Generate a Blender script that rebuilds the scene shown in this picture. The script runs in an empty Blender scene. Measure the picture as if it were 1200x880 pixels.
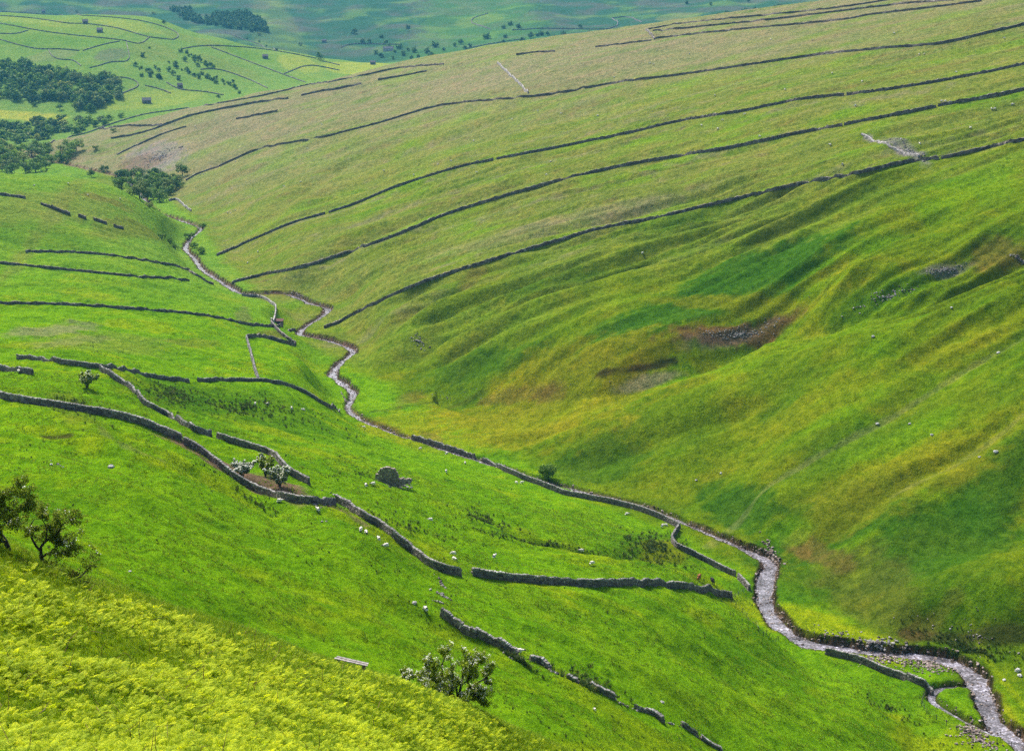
import bpy, bmesh, math, random
import numpy as np
from mathutils import Vector, Matrix

# ------------------------------------------------------------------ camera, world, sun, exposure
scene = bpy.context.scene
COL = scene.collection
FPX = 1903.0                      # focal length in photo pixels (photo 1200 x 880)
PITCH = math.atan(520.0 / FPX)    # eye level lies 80 px above the frame
cam_d = bpy.data.cameras.new('camera')
cam_d.sensor_fit = 'HORIZONTAL'; cam_d.sensor_width = 36.0
cam_d.lens = 36.0 * FPX / 1200.0
cam_d.clip_start = 0.5; cam_d.clip_end = 30000.0
cam = bpy.data.objects.new('camera', cam_d); COL.objects.link(cam)
cam.location = (0, 0, 0); cam.rotation_euler = (math.pi / 2 - PITCH, 0, 0)
scene.camera = cam

SUN_EL, SUN_AZ = math.radians(45), math.radians(-30)   # azimuth from +Y (view direction) clockwise
world = bpy.data.worlds.new('World'); scene.world = world; world.use_nodes = True
wn = world.node_tree; wn.nodes.clear()
wo = wn.nodes.new('ShaderNodeOutputWorld'); wb = wn.nodes.new('ShaderNodeBackground')
sky = wn.nodes.new('ShaderNodeTexSky'); sky.sky_type = 'NISHITA'; sky.sun_disc = False
sky.sun_elevation = SUN_EL; sky.sun_rotation = SUN_AZ
sky.air_density = 1.0; sky.dust_density = 4.0; sky.ozone_density = 1.0
wb.inputs['Strength'].default_value = 0.1
wn.links.new(sky.outputs[0], wb.inputs['Color']); wn.links.new(wb.outputs[0], wo.inputs[0])
sun_d = bpy.data.lights.new('sun', 'SUN'); sun_d.energy = 3.0; sun_d.angle = math.radians(10); sun_d.color = (1.0, 0.95, 0.87)
sun = bpy.data.objects.new('sun', sun_d); COL.objects.link(sun)
sdir = Vector((math.sin(SUN_AZ) * math.cos(SUN_EL), math.cos(SUN_AZ) * math.cos(SUN_EL), math.sin(SUN_EL)))
sun.rotation_euler = sdir.to_track_quat('Z', 'Y').to_euler(); sun.location = (0, 500, 400)
vs = scene.view_settings
scene.display_settings.display_device = 'sRGB'
vs.view_transform = 'Standard'; vs.look = 'None'; vs.gamma = 1.0; vs.use_curve_mapping = False
vs.exposure = 1.24
HAZE = 3.5e-5
scene.cycles.use_denoising = False
scene.cycles.max_bounces = 6; scene.cycles.diffuse_bounces = 3; scene.cycles.glossy_bounces = 2; scene.cycles.volume_bounces = 0; scene.cycles.transparent_max_bounces = 8; scene.cycles.sample_clamp_indirect = 4.0; scene.cycles.sample_clamp_direct = 12.0

R_ = random.Random(7)
# ------------------------------------------------------------------ numpy noise
_rs = np.random.RandomState(11)
_perm = np.concatenate([_rs.permutation(256)] * 2)
_ang = _rs.rand(256) * 2 * np.pi
_gx, _gy = np.cos(_ang), np.sin(_ang)
def perlin(x, y):
    x = np.asarray(x, float); y = np.asarray(y, float)
    xi = np.floor(x).astype(int); yi = np.floor(y).astype(int)
    xf = x - xi; yf = y - yi; xi &= 255; yi &= 255
    u = xf * xf * xf * (xf * (xf * 6 - 15) + 10); v = yf * yf * yf * (yf * (yf * 6 - 15) + 10)
    def g(ix, iy, fx, fy):
        h = _perm[_perm[ix] + iy]; return _gx[h] * fx + _gy[h] * fy
    x1 = (xi + 1) & 255; y1 = (yi + 1) & 255
    a = g(xi, yi, xf, yf); b = g(x1, yi, xf - 1, yf); c = g(xi, y1, xf, yf - 1); d = g(x1, y1, xf - 1, yf - 1)
    return 1.5 * ((a + u * (b - a)) + v * ((c + u * (d - c)) - (a + u * (b - a))))
def fbm(x, y, o=4, gain=0.5):
    s = 0; a = 1.0
    for i in range(o):
        s = s + a * perlin(x + 17.3 * i, y - 9.1 * i); x = x * 2.03; y = y * 2.03; a *= gain
    return s
def sstep(a, b, x):
    t = np.clip((x - a) / (b - a), 0, 1); return t * t * (3 - 2 * t)

# ------------------------------------------------------------------ picture <-> place
CP, SP = math.cos(PITCH), math.sin(PITCH)
def ray(px, py):                      # -> u = x/y, w = z/y of the line of sight through a photo pixel
    a = (px - 600.0) / FPX; b = (440.0 - py) / FPX
    yy = b * SP + CP
    return a / yy, (b * CP - SP) / yy

# stream: height falls steadily away from the viewer
def z_stream(y): return -160.5 - 0.046 * (np.asarray(y, float) - 320.0)
STREAM_PX = [(1260, 925), (1195, 872), (1165, 846), (1152, 815), (1140, 792), (1118, 778), (1085, 770), (1050, 768), (1000, 762), (950, 755), (918, 738), (903, 720),
             (896, 702), (898, 680), (902, 660), (880, 648), (850, 634), (812, 618), (770, 600), (735, 590), (700, 581), (668, 573), (640, 567),
             (600, 553), (560, 540), (520, 527), (480, 515), (448, 503), (420, 490), (408, 478), (414, 462), (402, 450), (390, 440), (398, 428), (414, 414), (404, 406),
             (378, 398), (352, 392), (362, 382), (380, 370), (384, 362), (366, 357), (350, 350), (332, 345), (300, 346), (282, 344),
             (268, 336), (250, 325), (236, 315), (228, 303), (218, 292), (224, 280), (236, 269), (222, 262), (200, 255), (184, 250), (170, 235), (160, 222), (140, 208), (100, 198), (40, 186), (-60, 175)]
def solve_stream(px, py):
    u, w = ray(px, py); y = 500.0
    for _ in range(60): y = 0.5 * y + 0.5 * float(z_stream(y)) / w
    return u * y, y, float(z_stream(y))
STREAM0 = np.array([solve_stream(*p) for p in STREAM_PX])
_so = np.argsort(STREAM0[:, 1])
# smooth valley axis x(y)
_ys = STREAM0[_so, 1]; _xs = STREAM0[_so, 0]
_pf = np.polyfit(np.log(_ys), _xs / _ys, 4)
def axis_x(y):
    y = np.clip(np.asarray(y, float), 310, 1700); return np.polyval(_pf, np.log(y)) * y
def hill_z(d):                        # rise of the far (right hand) valley side above the stream, d metres from the axis
    d = np.maximum(d, 0); return 0.36 * d - 0.07 * np.maximum(d - 120, 0) - 0.06 * np.maximum(d - 330, 0)
def solve_hill(px, py):
    u, w = ray(px, py); lo, hi = 250.0, 4000.0
    fn = lambda y: float(z_stream(y) + hill_z(u * y - axis_x(y))) - w * y
    ys = np.linspace(lo, hi, 1500); f = np.array([fn(y) for y in ys[::6]]); ys = ys[::6]
    k = np.argmax(f > 0)
    return ys[k] if f[k] > 0 else None
# ------------------------------------------------------------------ the lie of the land: control points (pixel, distance)
CT = []
def ctl(*rows):
    for px, py, y in rows:
        u, w = ray(px, py); CT.append((u, math.log(y), w))
# bracken brow below the viewer
ctl((0,880,46),(150,880,49),(300,880,54),(450,884,70),(560,895,90),(0,760,60),(200,790,66),(350,822,78),(0,690,70),(120,735,70),
    (0,640,80),(100,681,85),(200,713,91),(300,746,97),(400,779,103),(480,804,107),(560,834,111),(620,863,115),(680,892,118))
ctl((0,668,115),(150,718,125),(300,768,135),(450,835,142),(560,872,148),(640,900,150))
ctl((0,645,160),(150,690,172),(300,748,180),(450,800,185),(560,850,188))
ctl((0,596,225),(100,622,220),(200,660,214),(300,702,210),(400,742,208),(500,790,205),(600,835,195),(700,878,195))
for yy in (6, 12, 22, 32):
    for px, py in ((-400,830),(0,880),(600,905),(1200,940),(1700,940)): ctl((px,py,yy))
ctl((-400,800,45),(-400,640,75),(-400,610,120),(-400,560,220),(600,1000,85),(900,1000,170),(1200,1000,255),(1500,1000,275),(1200,1150,170),(900,1150,110))
# near side of the valley
ctl((0,467,345),(100,480,338),(220,520,326),(300,570,312),(390,595,302),(0,530,280),(150,560,262),(300,640,250),(420,640,266),(450,700,240),
    (120,435,430),(200,487,388),(250,520,355),(320,545,336),(385,582,315),(480,640,296),(540,675,288),(640,686,300),(750,690,322),(860,700,368),
    (700,640,375),(600,600,390),(500,560,412),(420,530,440),(600,640,345),(700,760,262),(600,740,252),(780,780,268),(840,875,242),(950,875,268),(850,760,305),(950,815,300),
    (1000,838,296),(1060,850,306),(1100,872,306),(900,740,345),(960,785,345),(1040,805,330),(780,640,405),(680,590,440),(560,560,455),(330,500,450),(330,450,520),(395,483,540),(250,470,470))
ctl((0,424,455),(0,400,520),(120,400,545),(250,420,560),(0,355,645),(150,362,662),(300,378,700),(0,310,745),(130,315,755),(220,328,785),(30,296,780),(180,305,830),
    (0,232,900),(100,265,880),(200,296,900),(260,345,760),(320,360,745),(300,410,610),(350,420,610),(380,450,595),
    (0,205,1030),(90,209,1040),(140,223,1035),(190,252,1050),(0,222,1200),(90,230,1200),(150,240,1180),(0,212,1450),(90,215,1420))
ctl((-400,440,420),(-400,340,660),(-400,220,1000),(-400,235,1200),(-400,200,1600),(-400,150,2200),(-400,60,2600),(-400,14,3000),(-400,40,3400))
# stream bed
for (x, y, z) in STREAM0[::2]: CT.append((x / y, math.log(y), z / y))
# valley floor and tail of the right hand hill
ctl((20,195,1620),(100,192,1560),(60,168,1720),(130,150,1760),(200,133,1790),(300,111,1820),(400,92,1860),(480,72,1905))
ctl((60,176,1900),(150,158,1960),(300,122,2040),(480,86,2150),(560,72,2150))
# right hand hillside
for px, py in [(1200,860),(1180,800),(1150,760),(1000,720),(1100,700),(1200,700),(950,660),(1050,620),(1200,600),(900,600),(800,560),(700,530),(600,500),(480,480),(900,500),(1050,500),(1200,500),
               (700,450),(600,430),(500,420),(430,395),(800,420),(1000,400),(1200,400),(450,340),(600,350),(800,320),(1000,300),(1200,300),(350,320),(450,280),(650,270),(900,220),(1200,190),
               (300,270),(400,230),(650,190),(900,140),(1200,100),(260,230),(350,180),(500,140),(700,110),(900,80),(1050,55),(1200,40),(1400,700),(1400,500),(1400,300),(1400,100),(1500,30)]:
    y = solve_hill(px, py)
    if y: ctl((px, py, y))
# its skyline, and the ground falling away behind
ctl((560,58,1880),(660,43,1830),(760,32,1780),(860,16,1720),(960,3,1640),(1060,-12,1560),(1200,-34,1450),(1400,-60,1400))
ctl((660,60,2100),(760,50,2050),(860,36,2000),(960,22,1950),(1200,-15,1800),(660,70,2700),(860,45,2700),(1060,25,2600),(1400,-30,2200))
# fields across the main dale
ctl((0,150,2150),(60,140,2200),(200,115,2350),(300,100,2480),(400,82,2750),(440,74,2900),(0,60,2600),(100,60,2620),(200,60,2680),(300,70,2720),(340,60,2900),(400,70,2960),
    (0,15,3000),(100,17,3020),(180,21,3000),(260,45,2900),(0,110,2330),(100,105,2350),(200,90,2480))
ctl((0,34,3350),(100,34,3350),(260,62,3200),(400,84,3200),(100,42,3650),(-400,42,3650))
# far fell
ctl((440,68,3420),(480,62,3460),(560,56,3480),(300,44,3680),(440,22,4000),(600,30,3750),(750,26,3700),(850,13,3750),(920,3,3850),
    (100,6,4200),(300,10,4200),(600,0,4300),(750,0,4200),(-400,5,4200),(1200,0,3900),
    (0,-30,4800),(600,-40,5000),(1000,-40,4800),(1400,-40,4500),(-400,-30,4800),(0,-85,6200),(600,-90,6300),(1200,-90,6300),(-400,-85,6200),(1600,-85,6200),(300,-95,9000),(1200,-95,9000))
CT = np.array(CT)
US = 3.2
_P = np.c_[CT[:, 0] * US, CT[:, 1]]
def _ker(r2): return 0.5 * r2 * np.log(r2 + 1e-12)
def _fit():
    n = len(_P); d = ((_P[:, None] - _P[None]) ** 2).sum(-1)
    A = np.zeros((n + 3, n + 3)); A[:n, :n] = _ker(d) + np.eye(n) * 2e-4
    A[:n, n] = 1; A[:n, n + 1:] = _P; A[n, :n] = 1; A[n + 1:, :n] = _P.T
    b = np.zeros(n + 3); b[:n] = CT[:, 2]
    return np.linalg.solve(A, b)
_W = _fit()
def base_w(u, v):
    u = np.asarray(u, float).ravel(); v = np.asarray(v, float).ravel(); out = np.empty(len(u))
    n = len(_P)
    for i in range(0, len(u), 20000):
        a = u[i:i + 20000] * US; b = v[i:i + 20000]
        r2 = (a[:, None] - _P[None, :, 0]) ** 2 + (b[:, None] - _P[None, :, 1]) ** 2
        out[i:i + 20000] = _ker(r2) @ _W[:n] + _W[n] + a * _W[n + 1] + b * _W[n + 2]
    return out
# ------------------------------------------------------------------ ground sheet
uc = np.linspace(-0.375, 0.375, 540)
side = 0.375 + 0.0014 * np.cumsum(1.075 ** np.arange(1, 46))
U = np.concatenate([-side[::-1], uc, side])
def seg(a, b, n): return np.exp(np.linspace(math.log(a), math.log(b), n, endpoint=False))
Y = np.concatenate([seg(2, 34, 20), seg(34, 125, 190), seg(125, 240, 110), seg(240, 560, 430), seg(560, 1000, 270), seg(1000, 2000, 130), seg(2000, 4400, 170), seg(4400, 12000, 30)])
NU, NY = len(U), len(Y)
UU, YY = np.meshgrid(U, Y); XX = UU * YY
ZZ = (base_w(UU, np.log(np.maximum(YY, 5))).reshape(NY, NU)) * YY
ZZ -= 1.7 * sstep(30, 4, YY)
def set_grid(z):
    global ZZ; ZZ = z
def hit(px, py, ymin=30.0):
    u, w = ray(px, py)
    j = np.clip(np.searchsorted(U, u) - 1, 0, NU - 2); f = (u - U[j]) / (U[j + 1] - U[j])
    zc = ZZ[:, j] * (1 - f) + ZZ[:, j + 1] * f
    g = zc - w * Y
    i0 = np.searchsorted(Y, ymin)
    k = i0 + int(np.argmax(g[i0:] > 0))
    if g[k] <= 0: k = NY - 1
    if k == 0: k = 1
    t = np.clip(-g[k - 1] / (g[k] - g[k - 1] + 1e-9), 0, 1)
    y = Y[k - 1] + t * (Y[k] - Y[k - 1])
    return np.array([u * y, y, zc[k - 1] + t * (zc[k] - zc[k - 1])])
def zat(x, y):
    x = np.asarray(x, float); y = np.maximum(np.asarray(y, float), 2.1); u = x / y
    j = np.clip(np.searchsorted(U, u) - 1, 0, NU - 2); i = np.clip(np.searchsorted(Y, y) - 1, 0, NY - 2)
    f = np.clip((u - U[j]) / (U[j + 1] - U[j]), 0, 1); g = (y - Y[i]) / (Y[i + 1] - Y[i])
    return (ZZ[i, j] * (1 - f) + ZZ[i, j + 1] * f) * (1 - g) + (ZZ[i + 1, j] * (1 - f) + ZZ[i + 1, j + 1] * f) * g
def hits(pts, **k): return np.array([hit(*p, **k) for p in pts])
def smooth_path(P, step):
    """Catmull-Rom through the points, resampled at an even step."""
    P = np.asarray(P, float); Q = np.vstack([2 * P[0] - P[1], P, 2 * P[-1] - P[-2]]); out = []
    for i in range(1, len(Q) - 2):
        n = max(4, int(np.linalg.norm(Q[i + 1] - Q[i]) / max(step * 0.5, 0.2)))
        n = min(n, 400)
        for t in np.linspace(0, 1, n, endpoint=False):
            a, b, c, d = Q[i - 1], Q[i], Q[i + 1], Q[i + 2]
            out.append(0.5 * (2 * b + (c - a) * t + (2 * a - 5 * b + 4 * c - d) * t * t + (3 * b - a - 3 * c + d) * t ** 3))
    out.append(Q[-2]); out = np.array(out)
    L = np.concatenate([[0], np.cumsum(np.linalg.norm(np.diff(out[:, :2], axis=0), axis=1))])
    s = np.linspace(0, L[-1], max(2, int(round(L[-1] / step)) + 1))
    return np.c_[[np.interp(s, L, out[:, k]) for k in range(out.shape[1])]].T
def near_path(P, x, y, reach):
    """distance to, index along, and side of the nearest point of a path (only where closer than reach)."""
    sh = np.shape(x); x = np.ravel(x); y = np.ravel(y)
    D = np.full(len(x), 1e9); I = np.zeros(len(x)); S = np.zeros(len(x))
    box = (x > P[:, 0].min() - reach) & (x < P[:, 0].max() + reach) & (y > P[:, 1].min() - reach) & (y < P[:, 1].max() + reach)
    idx = np.nonzero(box)[0]; xs = x[idx]; ys = y[idx]
    for i in range(len(P) - 1):
        a = P[i, :2]; e = P[i + 1, :2] - a; l2 = e @ e + 1e-9
        m = np.nonzero((xs > min(a[0], a[0] + e[0]) - reach) & (xs < max(a[0], a[0] + e[0]) + reach) & (ys > min(a[1], a[1] + e[1]) - reach) & (ys < max(a[1], a[1] + e[1]) + reach))[0]
        if not len(m): continue
        qx = xs[m] - a[0]; qy = ys[m] - a[1]
        t = np.clip((qx * e[0] + qy * e[1]) / l2, 0, 1)
        d = np.hypot(qx - t * e[0], qy - t * e[1])
        k = idx[m]; b = d < D[k]
        D[k[b]] = d[b]; I[k[b]] = i + t[b]; S[k[b]] = np.sign(e[0] * qy - e[1] * qx)[b]
    return D.reshape(sh), I.reshape(sh), S.reshape(sh)

dax = XX - axis_x(YY)                      # metres right (+) or left (-) of the valley axis
# mid-size relief -------------------------------------------------------------------------------
right = sstep(12, 60, dax) * sstep(300, 380, YY) * sstep(2300, 1800, YY)
def flow_s(X, Yv):                        # runs across the fall line: constant along each gully
    X = np.clip(X, -60, 230); s = Yv.copy()
    for _ in range(14): s = .5 * s + .5 * (Yv - np.interp(s, [380, 500, 620, 740, 850, 1000, 1150, 1500], [.5, .5, .38, .0, -.15, 0, .25, .25]) * X)
    return s
FS = flow_s(XX, YY)
s_ = FS + 9 * perlin(XX / 120, YY / 120 + 5)
ribs = perlin(XX / 210, s_ / 34) + 0.6 * perlin(XX / 130 + 40, s_ / 15 + 3)
big = np.clip(0.35 + 0.9 * fbm(XX / 260 + 7, YY / 260, 2), 0.12, 1.3)
rdg = .5 - np.abs(perlin(XX / 170 + 9, s_ / 30 + 4)) * 1.6 - .5 * np.abs(perlin(XX / 90, s_ / 13))
fold = (.35 - np.abs(perlin(XX / 150 + 21, FS / 15 + 6 + .4 * perlin(XX / 50, YY / 50)))) * 3.0 + (.35 - np.abs(perlin(XX / 70 + 2, FS / 6.5 + .5 * perlin(XX / 30, YY / 30)))) * 1.1
fold = fold * np.clip(.55 + .8 * fbm(XX / 110, YY / 110 + 3, 2), .1, 1.2)
rel = right * ((2.4 * ribs + 2.8 * rdg) * big + 2.0 * fold * (1 - .35 * sstep(640, 780, YY)) + 1.8 * fbm(XX / 60, YY / 60, 3)) * (0.35 + 0.65 * sstep(430, 560, YY)) * (1 - 0.45 * sstep(150, 420, dax))
left = sstep(-6, -40, dax) * sstep(130, 200, YY) * sstep(1300, 1000, YY)
sl = YY + 0.4 * XX + 3 * perlin(XX / 40, YY / 40)
rel += left * (0.95 * perlin(XX / 32 + 3, sl / 8.0) + 0.45 * perlin(XX / 14, sl / 3.4) + 0.9 * fbm(XX / 45, YY / 30 + 8, 3))
rel += 0.22 * fbm(XX / 5, YY / 5, 2) * sstep(20, 60, YY) * sstep(900, 500, YY)
farw = sstep(2000, 2400, YY)
rel += farw * (5 * fbm(XX / 160, YY / 160, 3) * (0.4 + 0.6 * sstep(3400, 3700, YY)) + 5 * sstep(3500, 3900, YY) * perlin(XX / 90, YY / 400))
ZZ = ZZ + rel
# the ravine cutting the right hand hill
RAV = smooth_path(hits([(1240,290),(1150,312),(1105,322),(1040,341),(960,363),(900,380),(850,400),(790,421),(700,443),(640,453),(560,463),(480,470),(430,482)]), 4.0)
d, i_, s_ = near_path(RAV, XX, YY, 70); tt = i_ / len(RAV)
dep = np.interp(tt, [0, .1, .45, .6, .8, 1], [7, 9, 9, 7, 4, 0.5])
ZZ = ZZ - dep * np.clip(1 - d / np.where(s_ > 0, 30, 24), 0, 1) ** 1.0
ZZ = ZZ + (s_ < 0) * 0 + (np.where(s_ > 0, 1.0, 0.0)) * 0
nearside = (s_ > 0)
ZZ = ZZ + 0.4 * dep * np.exp(-((d - 36) / 18) ** 2) * nearside * (d < 70)
for pts, dp, wd in [([(790,296),(700,325),(620,352),(560,378),(505,402),(480,432)], 4.0, 11), ([(720,330),(640,358),(560,398),(510,428)], 3.0, 9), ([(560,330),(500,355),(450,392)], 2.6, 8),
                    ([(640,300),(560,318),(470,352)], 2.6, 9), ([(1200,396),(1100,452),(1010,505),(930,548),(870,592),(825,640)], 1.6, 8), ([(1210,470),(1120,535),(1050,570),(960,640)], 1.8, 8),
                    ([(980,265),(880,300),(760,345),(690,372)], 2.0, 10), ([(640,205),(500,250),(420,285),(370,320)], 3.0, 14), ([(540,140),(450,170),(360,222),(290,280)], 3.0, 16),
                    ([(1000,215),(860,250),(640,295)], 2.0, 9), ([(900,480),(800,500),(640,560)], 2.0, 9), ([(740,480),(660,500),(590,522)], 1.6, 6), ([(700,210),(560,250),(440,300)], 2.4, 10)]:
    P = smooth_path(hits(pts), 6.0); d, i_, s_ = near_path(P, XX, YY, 40)
    e = sstep(0, .15, i_ / len(P)) * sstep(1.0, .85, i_ / len(P))
    ZZ = ZZ - dp * e * np.clip(1 - d / wd, 0, 1) ** 1.3 + 0.35 * dp * e * np.exp(-((d - wd * 1.4) / (wd * .6)) ** 2) * (d < 40)
# hillock by the stream and small scarps on the near side
for (px, py, r, h) in [(1138, 712, 19, 8.0), (960, 720, 9, 1.2), (610, 640, 14, .8), (200, 380, 30, 2)]:
    c = hit(px, py); ZZ = ZZ + h * np.exp(-(((XX - c[0]) ** 2 + (YY - c[1]) ** 2) / r ** 2) ** 1.5)
for pts, h, wd in [([(100,505),(200,535),(300,585),(360,612)], 1.2, 5), ([(30,500),(90,520),(170,570)], 1.0, 5), ([(560,610),(650,640),(730,650),(800,655)], 1.0, 5), ([(430,700),(520,735),(640,800)], .7, 5),
                   ([(150,690),(300,720),(420,760)], .8, 4), ([(300,600),(400,632),(470,668)], .8, 4), ([(1070,705),(1130,745),(1200,745)], 1.5, 5), ([(700,760),(820,770),(900,820)], .8, 8)]:
    P = smooth_path(hits(pts), 4.0); d, i_, s_ = near_path(P, XX, YY, 30)
    e = sstep(0, .2, i_ / len(P)) * sstep(1, .8, i_ / len(P))
    ZZ = ZZ - 1.7 * h * e * np.exp(-(d / wd) ** 2) * (d < 30)

# stream channel ---------------------------------------------------------------------------------
STREAM = smooth_path(STREAM0, 2.0)
hwk = np.interp(STREAM[:, 1], [280, 345, 352, 375, 395, 410, 425, 445, 470, 560, 600, 640, 700, 800, 1000], [2.6, 2.5, 2.9, 1.9, 2.4, 2.1, 1.5, 1.3, 1.2, 1.2, 1.7, 2.0, 1.6, 1.9, 1.7])
hwk = hwk * (.88 + 0.30 * perlin(np.arange(len(STREAM)) / 6.0, 3.3) + .18 * perlin(np.arange(len(STREAM)) / 2.2, 8.3))
STREAM[:, 2] = z_stream(STREAM[:, 1])
SIDE = smooth_path(hits([(1150,806),(1118,816),(1094,822),(1092,834),(1102,846),(1130,858),(1165,868)]), 1.0)
SIDE[:, 2] = z_stream(SIDE[:, 1])
sd, si, ss = near_path(STREAM, XX, YY, 32)
k_ = np.clip(si, 0, len(STREAM) - 1); hw = np.interp(k_, np.arange(len(STREAM)), hwk); zs = np.interp(k_, np.arange(len(STREAM)), STREAM[:, 2])
bank = 0.6 + 0.8 * (ss < 0) * (1 - sstep(425, 450, YY) * sstep(620, 590, YY)) + 0.35 * perlin(XX / 9, YY / 9) + 0.5 * np.clip(perlin(k_ / 14.0, ss * 3.0 + 1.7), 0, 1)
zb = zs + bank + 0.03 * sd
blend = sstep(0, 17, sd - hw - 0.6)
zz2 = zb + (np.maximum(ZZ, zb - 0.5) - zb) * blend
bed = zs - 0.8 + 0.25 * perlin(XX / 1.7, YY / 1.7)
edge = sstep(-0.4, 0.7, sd - hw + 0.5 * perlin(XX / 2.3, YY / 2.3))
ZZ = np.where(sd < 32, bed * (1 - edge) + zz2 * edge, ZZ)
sd2, si2, _ = near_path(SIDE, XX, YY, 8)
e2 = sstep(0.5, 2.0, sd2 + 0.4 * perlin(XX / 1.5, YY / 1.5)); ZZ = np.where(sd2 < 8, np.minimum(ZZ, (np.interp(si2, np.arange(len(SIDE)), SIDE[:, 2]) - 0.7) * (1 - e2) + ZZ * e2), ZZ)
# ------------------------------------------------------------------ materials
def nt(name):
    m = bpy.data.materials.new(name); m.use_nodes = True
    t = m.node_tree; t.nodes.clear()
    o = t.nodes.new('ShaderNodeOutputMaterial'); b = t.nodes.new('ShaderNodeBsdfPrincipled')
    t.links.new(b.outputs[0], o.inputs[0]); return m, t, b
def N(t, kind, **kw):
    n = t.nodes.new(kind)
    for k, v in kw.items():
        if k in n.inputs: n.inputs[k].default_value = v
        else: setattr(n, k, v)
    return n
def noise(t, vec, scale, detail=3, rough=.55):
    n = N(t, 'ShaderNodeTexNoise', Scale=scale, Detail=detail, Roughness=rough); t.links.new(vec, n.inputs['Vector']); return n
def ramp(t, fac, stops):
    r = t.nodes.new('ShaderNodeValToRGB'); t.links.new(fac, r.inputs[0]); e = r.color_ramp.elements
    while len(e) < len(stops): e.new(.5)
    for q, (p, c) in zip(e, stops): q.position = p; q.color = (*c, 1) if len(c) == 3 else c
    return r
def mixc(t, fac, a, b, mode='MIX'):
    m = t.nodes.new('ShaderNodeMix'); m.data_type = 'RGBA'; m.blend_type = mode
    for s, v in ((m.inputs[0], fac), (m.inputs[6], a), (m.inputs[7], b)):
        if hasattr(v, 'is_output'): t.links.new(v, s)
        else: s.default_value = v if not isinstance(v, tuple) else ((*v, 1) if len(v) == 3 else v)
    return m.outputs[2]
def plain(name, stops, scale=4.0, rough=.85, bump=0.0, bscale=None, spec=.2, coord='Object', detail=3, bdist=.1):
    m, t, b = nt(name); c = N(t, 'ShaderNodeTexCoord')
    n = noise(t, c.outputs[coord], scale, detail); r = ramp(t, n.outputs[0], stops)
    t.links.new(r.outputs[0], b.inputs['Base Color']); b.inputs['Roughness'].default_value = rough; b.inputs['Specular IOR Level'].default_value = spec
    if bump:
        n2 = noise(t, c.outputs[coord], bscale or scale * 3, 4); bp = N(t, 'ShaderNodeBump', Strength=bump, Distance=bdist)
        t.links.new(n2.outputs[0], bp.inputs['Height']); t.links.new(bp.outputs[0], b.inputs['Normal'])
    return m

# ------------------------------------------------------------------ ground: vegetation zones as vertex colours
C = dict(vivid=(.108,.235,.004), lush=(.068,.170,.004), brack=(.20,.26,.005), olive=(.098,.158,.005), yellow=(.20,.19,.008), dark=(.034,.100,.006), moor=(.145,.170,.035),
         tan=(.185,.168,.095), brown=(.12,.075,.025), soil=(.155,.10,.070), peat=(.030,.020,.013), scree=(.19,.17,.165), field=(.12,.205,.035), hay=(.28,.30,.04), fell=(.032,.085,.042), heath=(.10,.095,.08))
C = {k: np.array(v) for k, v in C.items()}
colr = np.empty((NY, NU, 3)); colr[:] = C['vivid']
def paint(mask, c, amt=1.0):
    global colr
    m = np.clip(mask * amt, 0, 1)[..., None]; colr = colr * (1 - m) + C[c] * m
def nz(sc, o=3, k=0.0): return fbm(XX / sc + k, YY / sc - k, o)
n20, n60, n8 = nz(20, 3, 3.1), nz(60, 3, 8.7), nz(8, 3, 5.5)
n150 = nz(150, 3, 1.9); n3 = nz(3.2, 3, 7.7)
streak = perlin(XX / 70 + 2, FS / 9) + .6 * perlin(XX / 35, FS / 4)
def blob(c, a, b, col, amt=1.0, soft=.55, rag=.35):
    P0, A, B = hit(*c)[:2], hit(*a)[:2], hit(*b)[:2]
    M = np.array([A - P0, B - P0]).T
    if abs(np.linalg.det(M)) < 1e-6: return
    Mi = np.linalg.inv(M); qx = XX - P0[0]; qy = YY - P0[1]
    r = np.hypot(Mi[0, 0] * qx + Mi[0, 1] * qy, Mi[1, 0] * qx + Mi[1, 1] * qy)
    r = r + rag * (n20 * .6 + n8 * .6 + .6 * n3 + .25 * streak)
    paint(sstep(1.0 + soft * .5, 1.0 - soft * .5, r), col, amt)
def stripe(pts, wd, col, amt=1.0, rag=.5):
    P = smooth_path(hits(pts), 4.0); d, i_, s_ = near_path(P, XX, YY, wd * 3)
    paint(sstep(1.2, .5, d / wd + rag * n8), col, amt)
paint(sstep(.0, .8, n20 * .7 + n60 * .6), 'lush', .75)
paint(sstep(.15, .9, n8 * .6 + nz(35, 3, 12.)), 'brack', .5)
paint(sstep(600, 900, YY) * sstep(30, -10, dax), 'field', .55)
rm = sstep(-2, 10, dax + 4 * n20) * sstep(300, 330, YY)
paint(rm, 'olive')
paint(rm * sstep(-.1, .7, n20 * .5 + n60 * .5 + .35 * streak), 'vivid', .5)
paint(rm * sstep(.1, .8, nz(16, 4, 22.) * .8 + .3 * nz(70, 2, 2.) + .2 * streak), 'yellow', .28)
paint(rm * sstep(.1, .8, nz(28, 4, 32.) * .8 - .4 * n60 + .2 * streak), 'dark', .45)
up = rm * sstep(590, 800, YY + 50 * n60)
paint(up, 'moor', .8)
paint(up * sstep(0, .9, .6 * streak + n60 * .7), 'olive', .6)
paint(up * sstep(.1, .9, .5 * perlin(XX / 120, (YY - .1 * XX) / 14) + nz(45, 3, 44.)), 'vivid', .5)
paint(up * sstep(1000, 1600, YY + .5 * dax + 120 * n60), 'tan', .78)
paint(up * sstep(1000, 1400, YY + .6 * dax) * sstep(.2, .9, nz(70, 3, 14.) + .5 * streak), 'vivid', .35)
paint(up * sstep(.1, .8, perlin(XX / 160 + 3, FS / 22) + .5 * n20), 'lush', .42)
paint(up * sstep(.25, .9, perlin(XX / 130 + 13, FS / 17 + 9) + .5 * n8), 'tan', .5)
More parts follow.
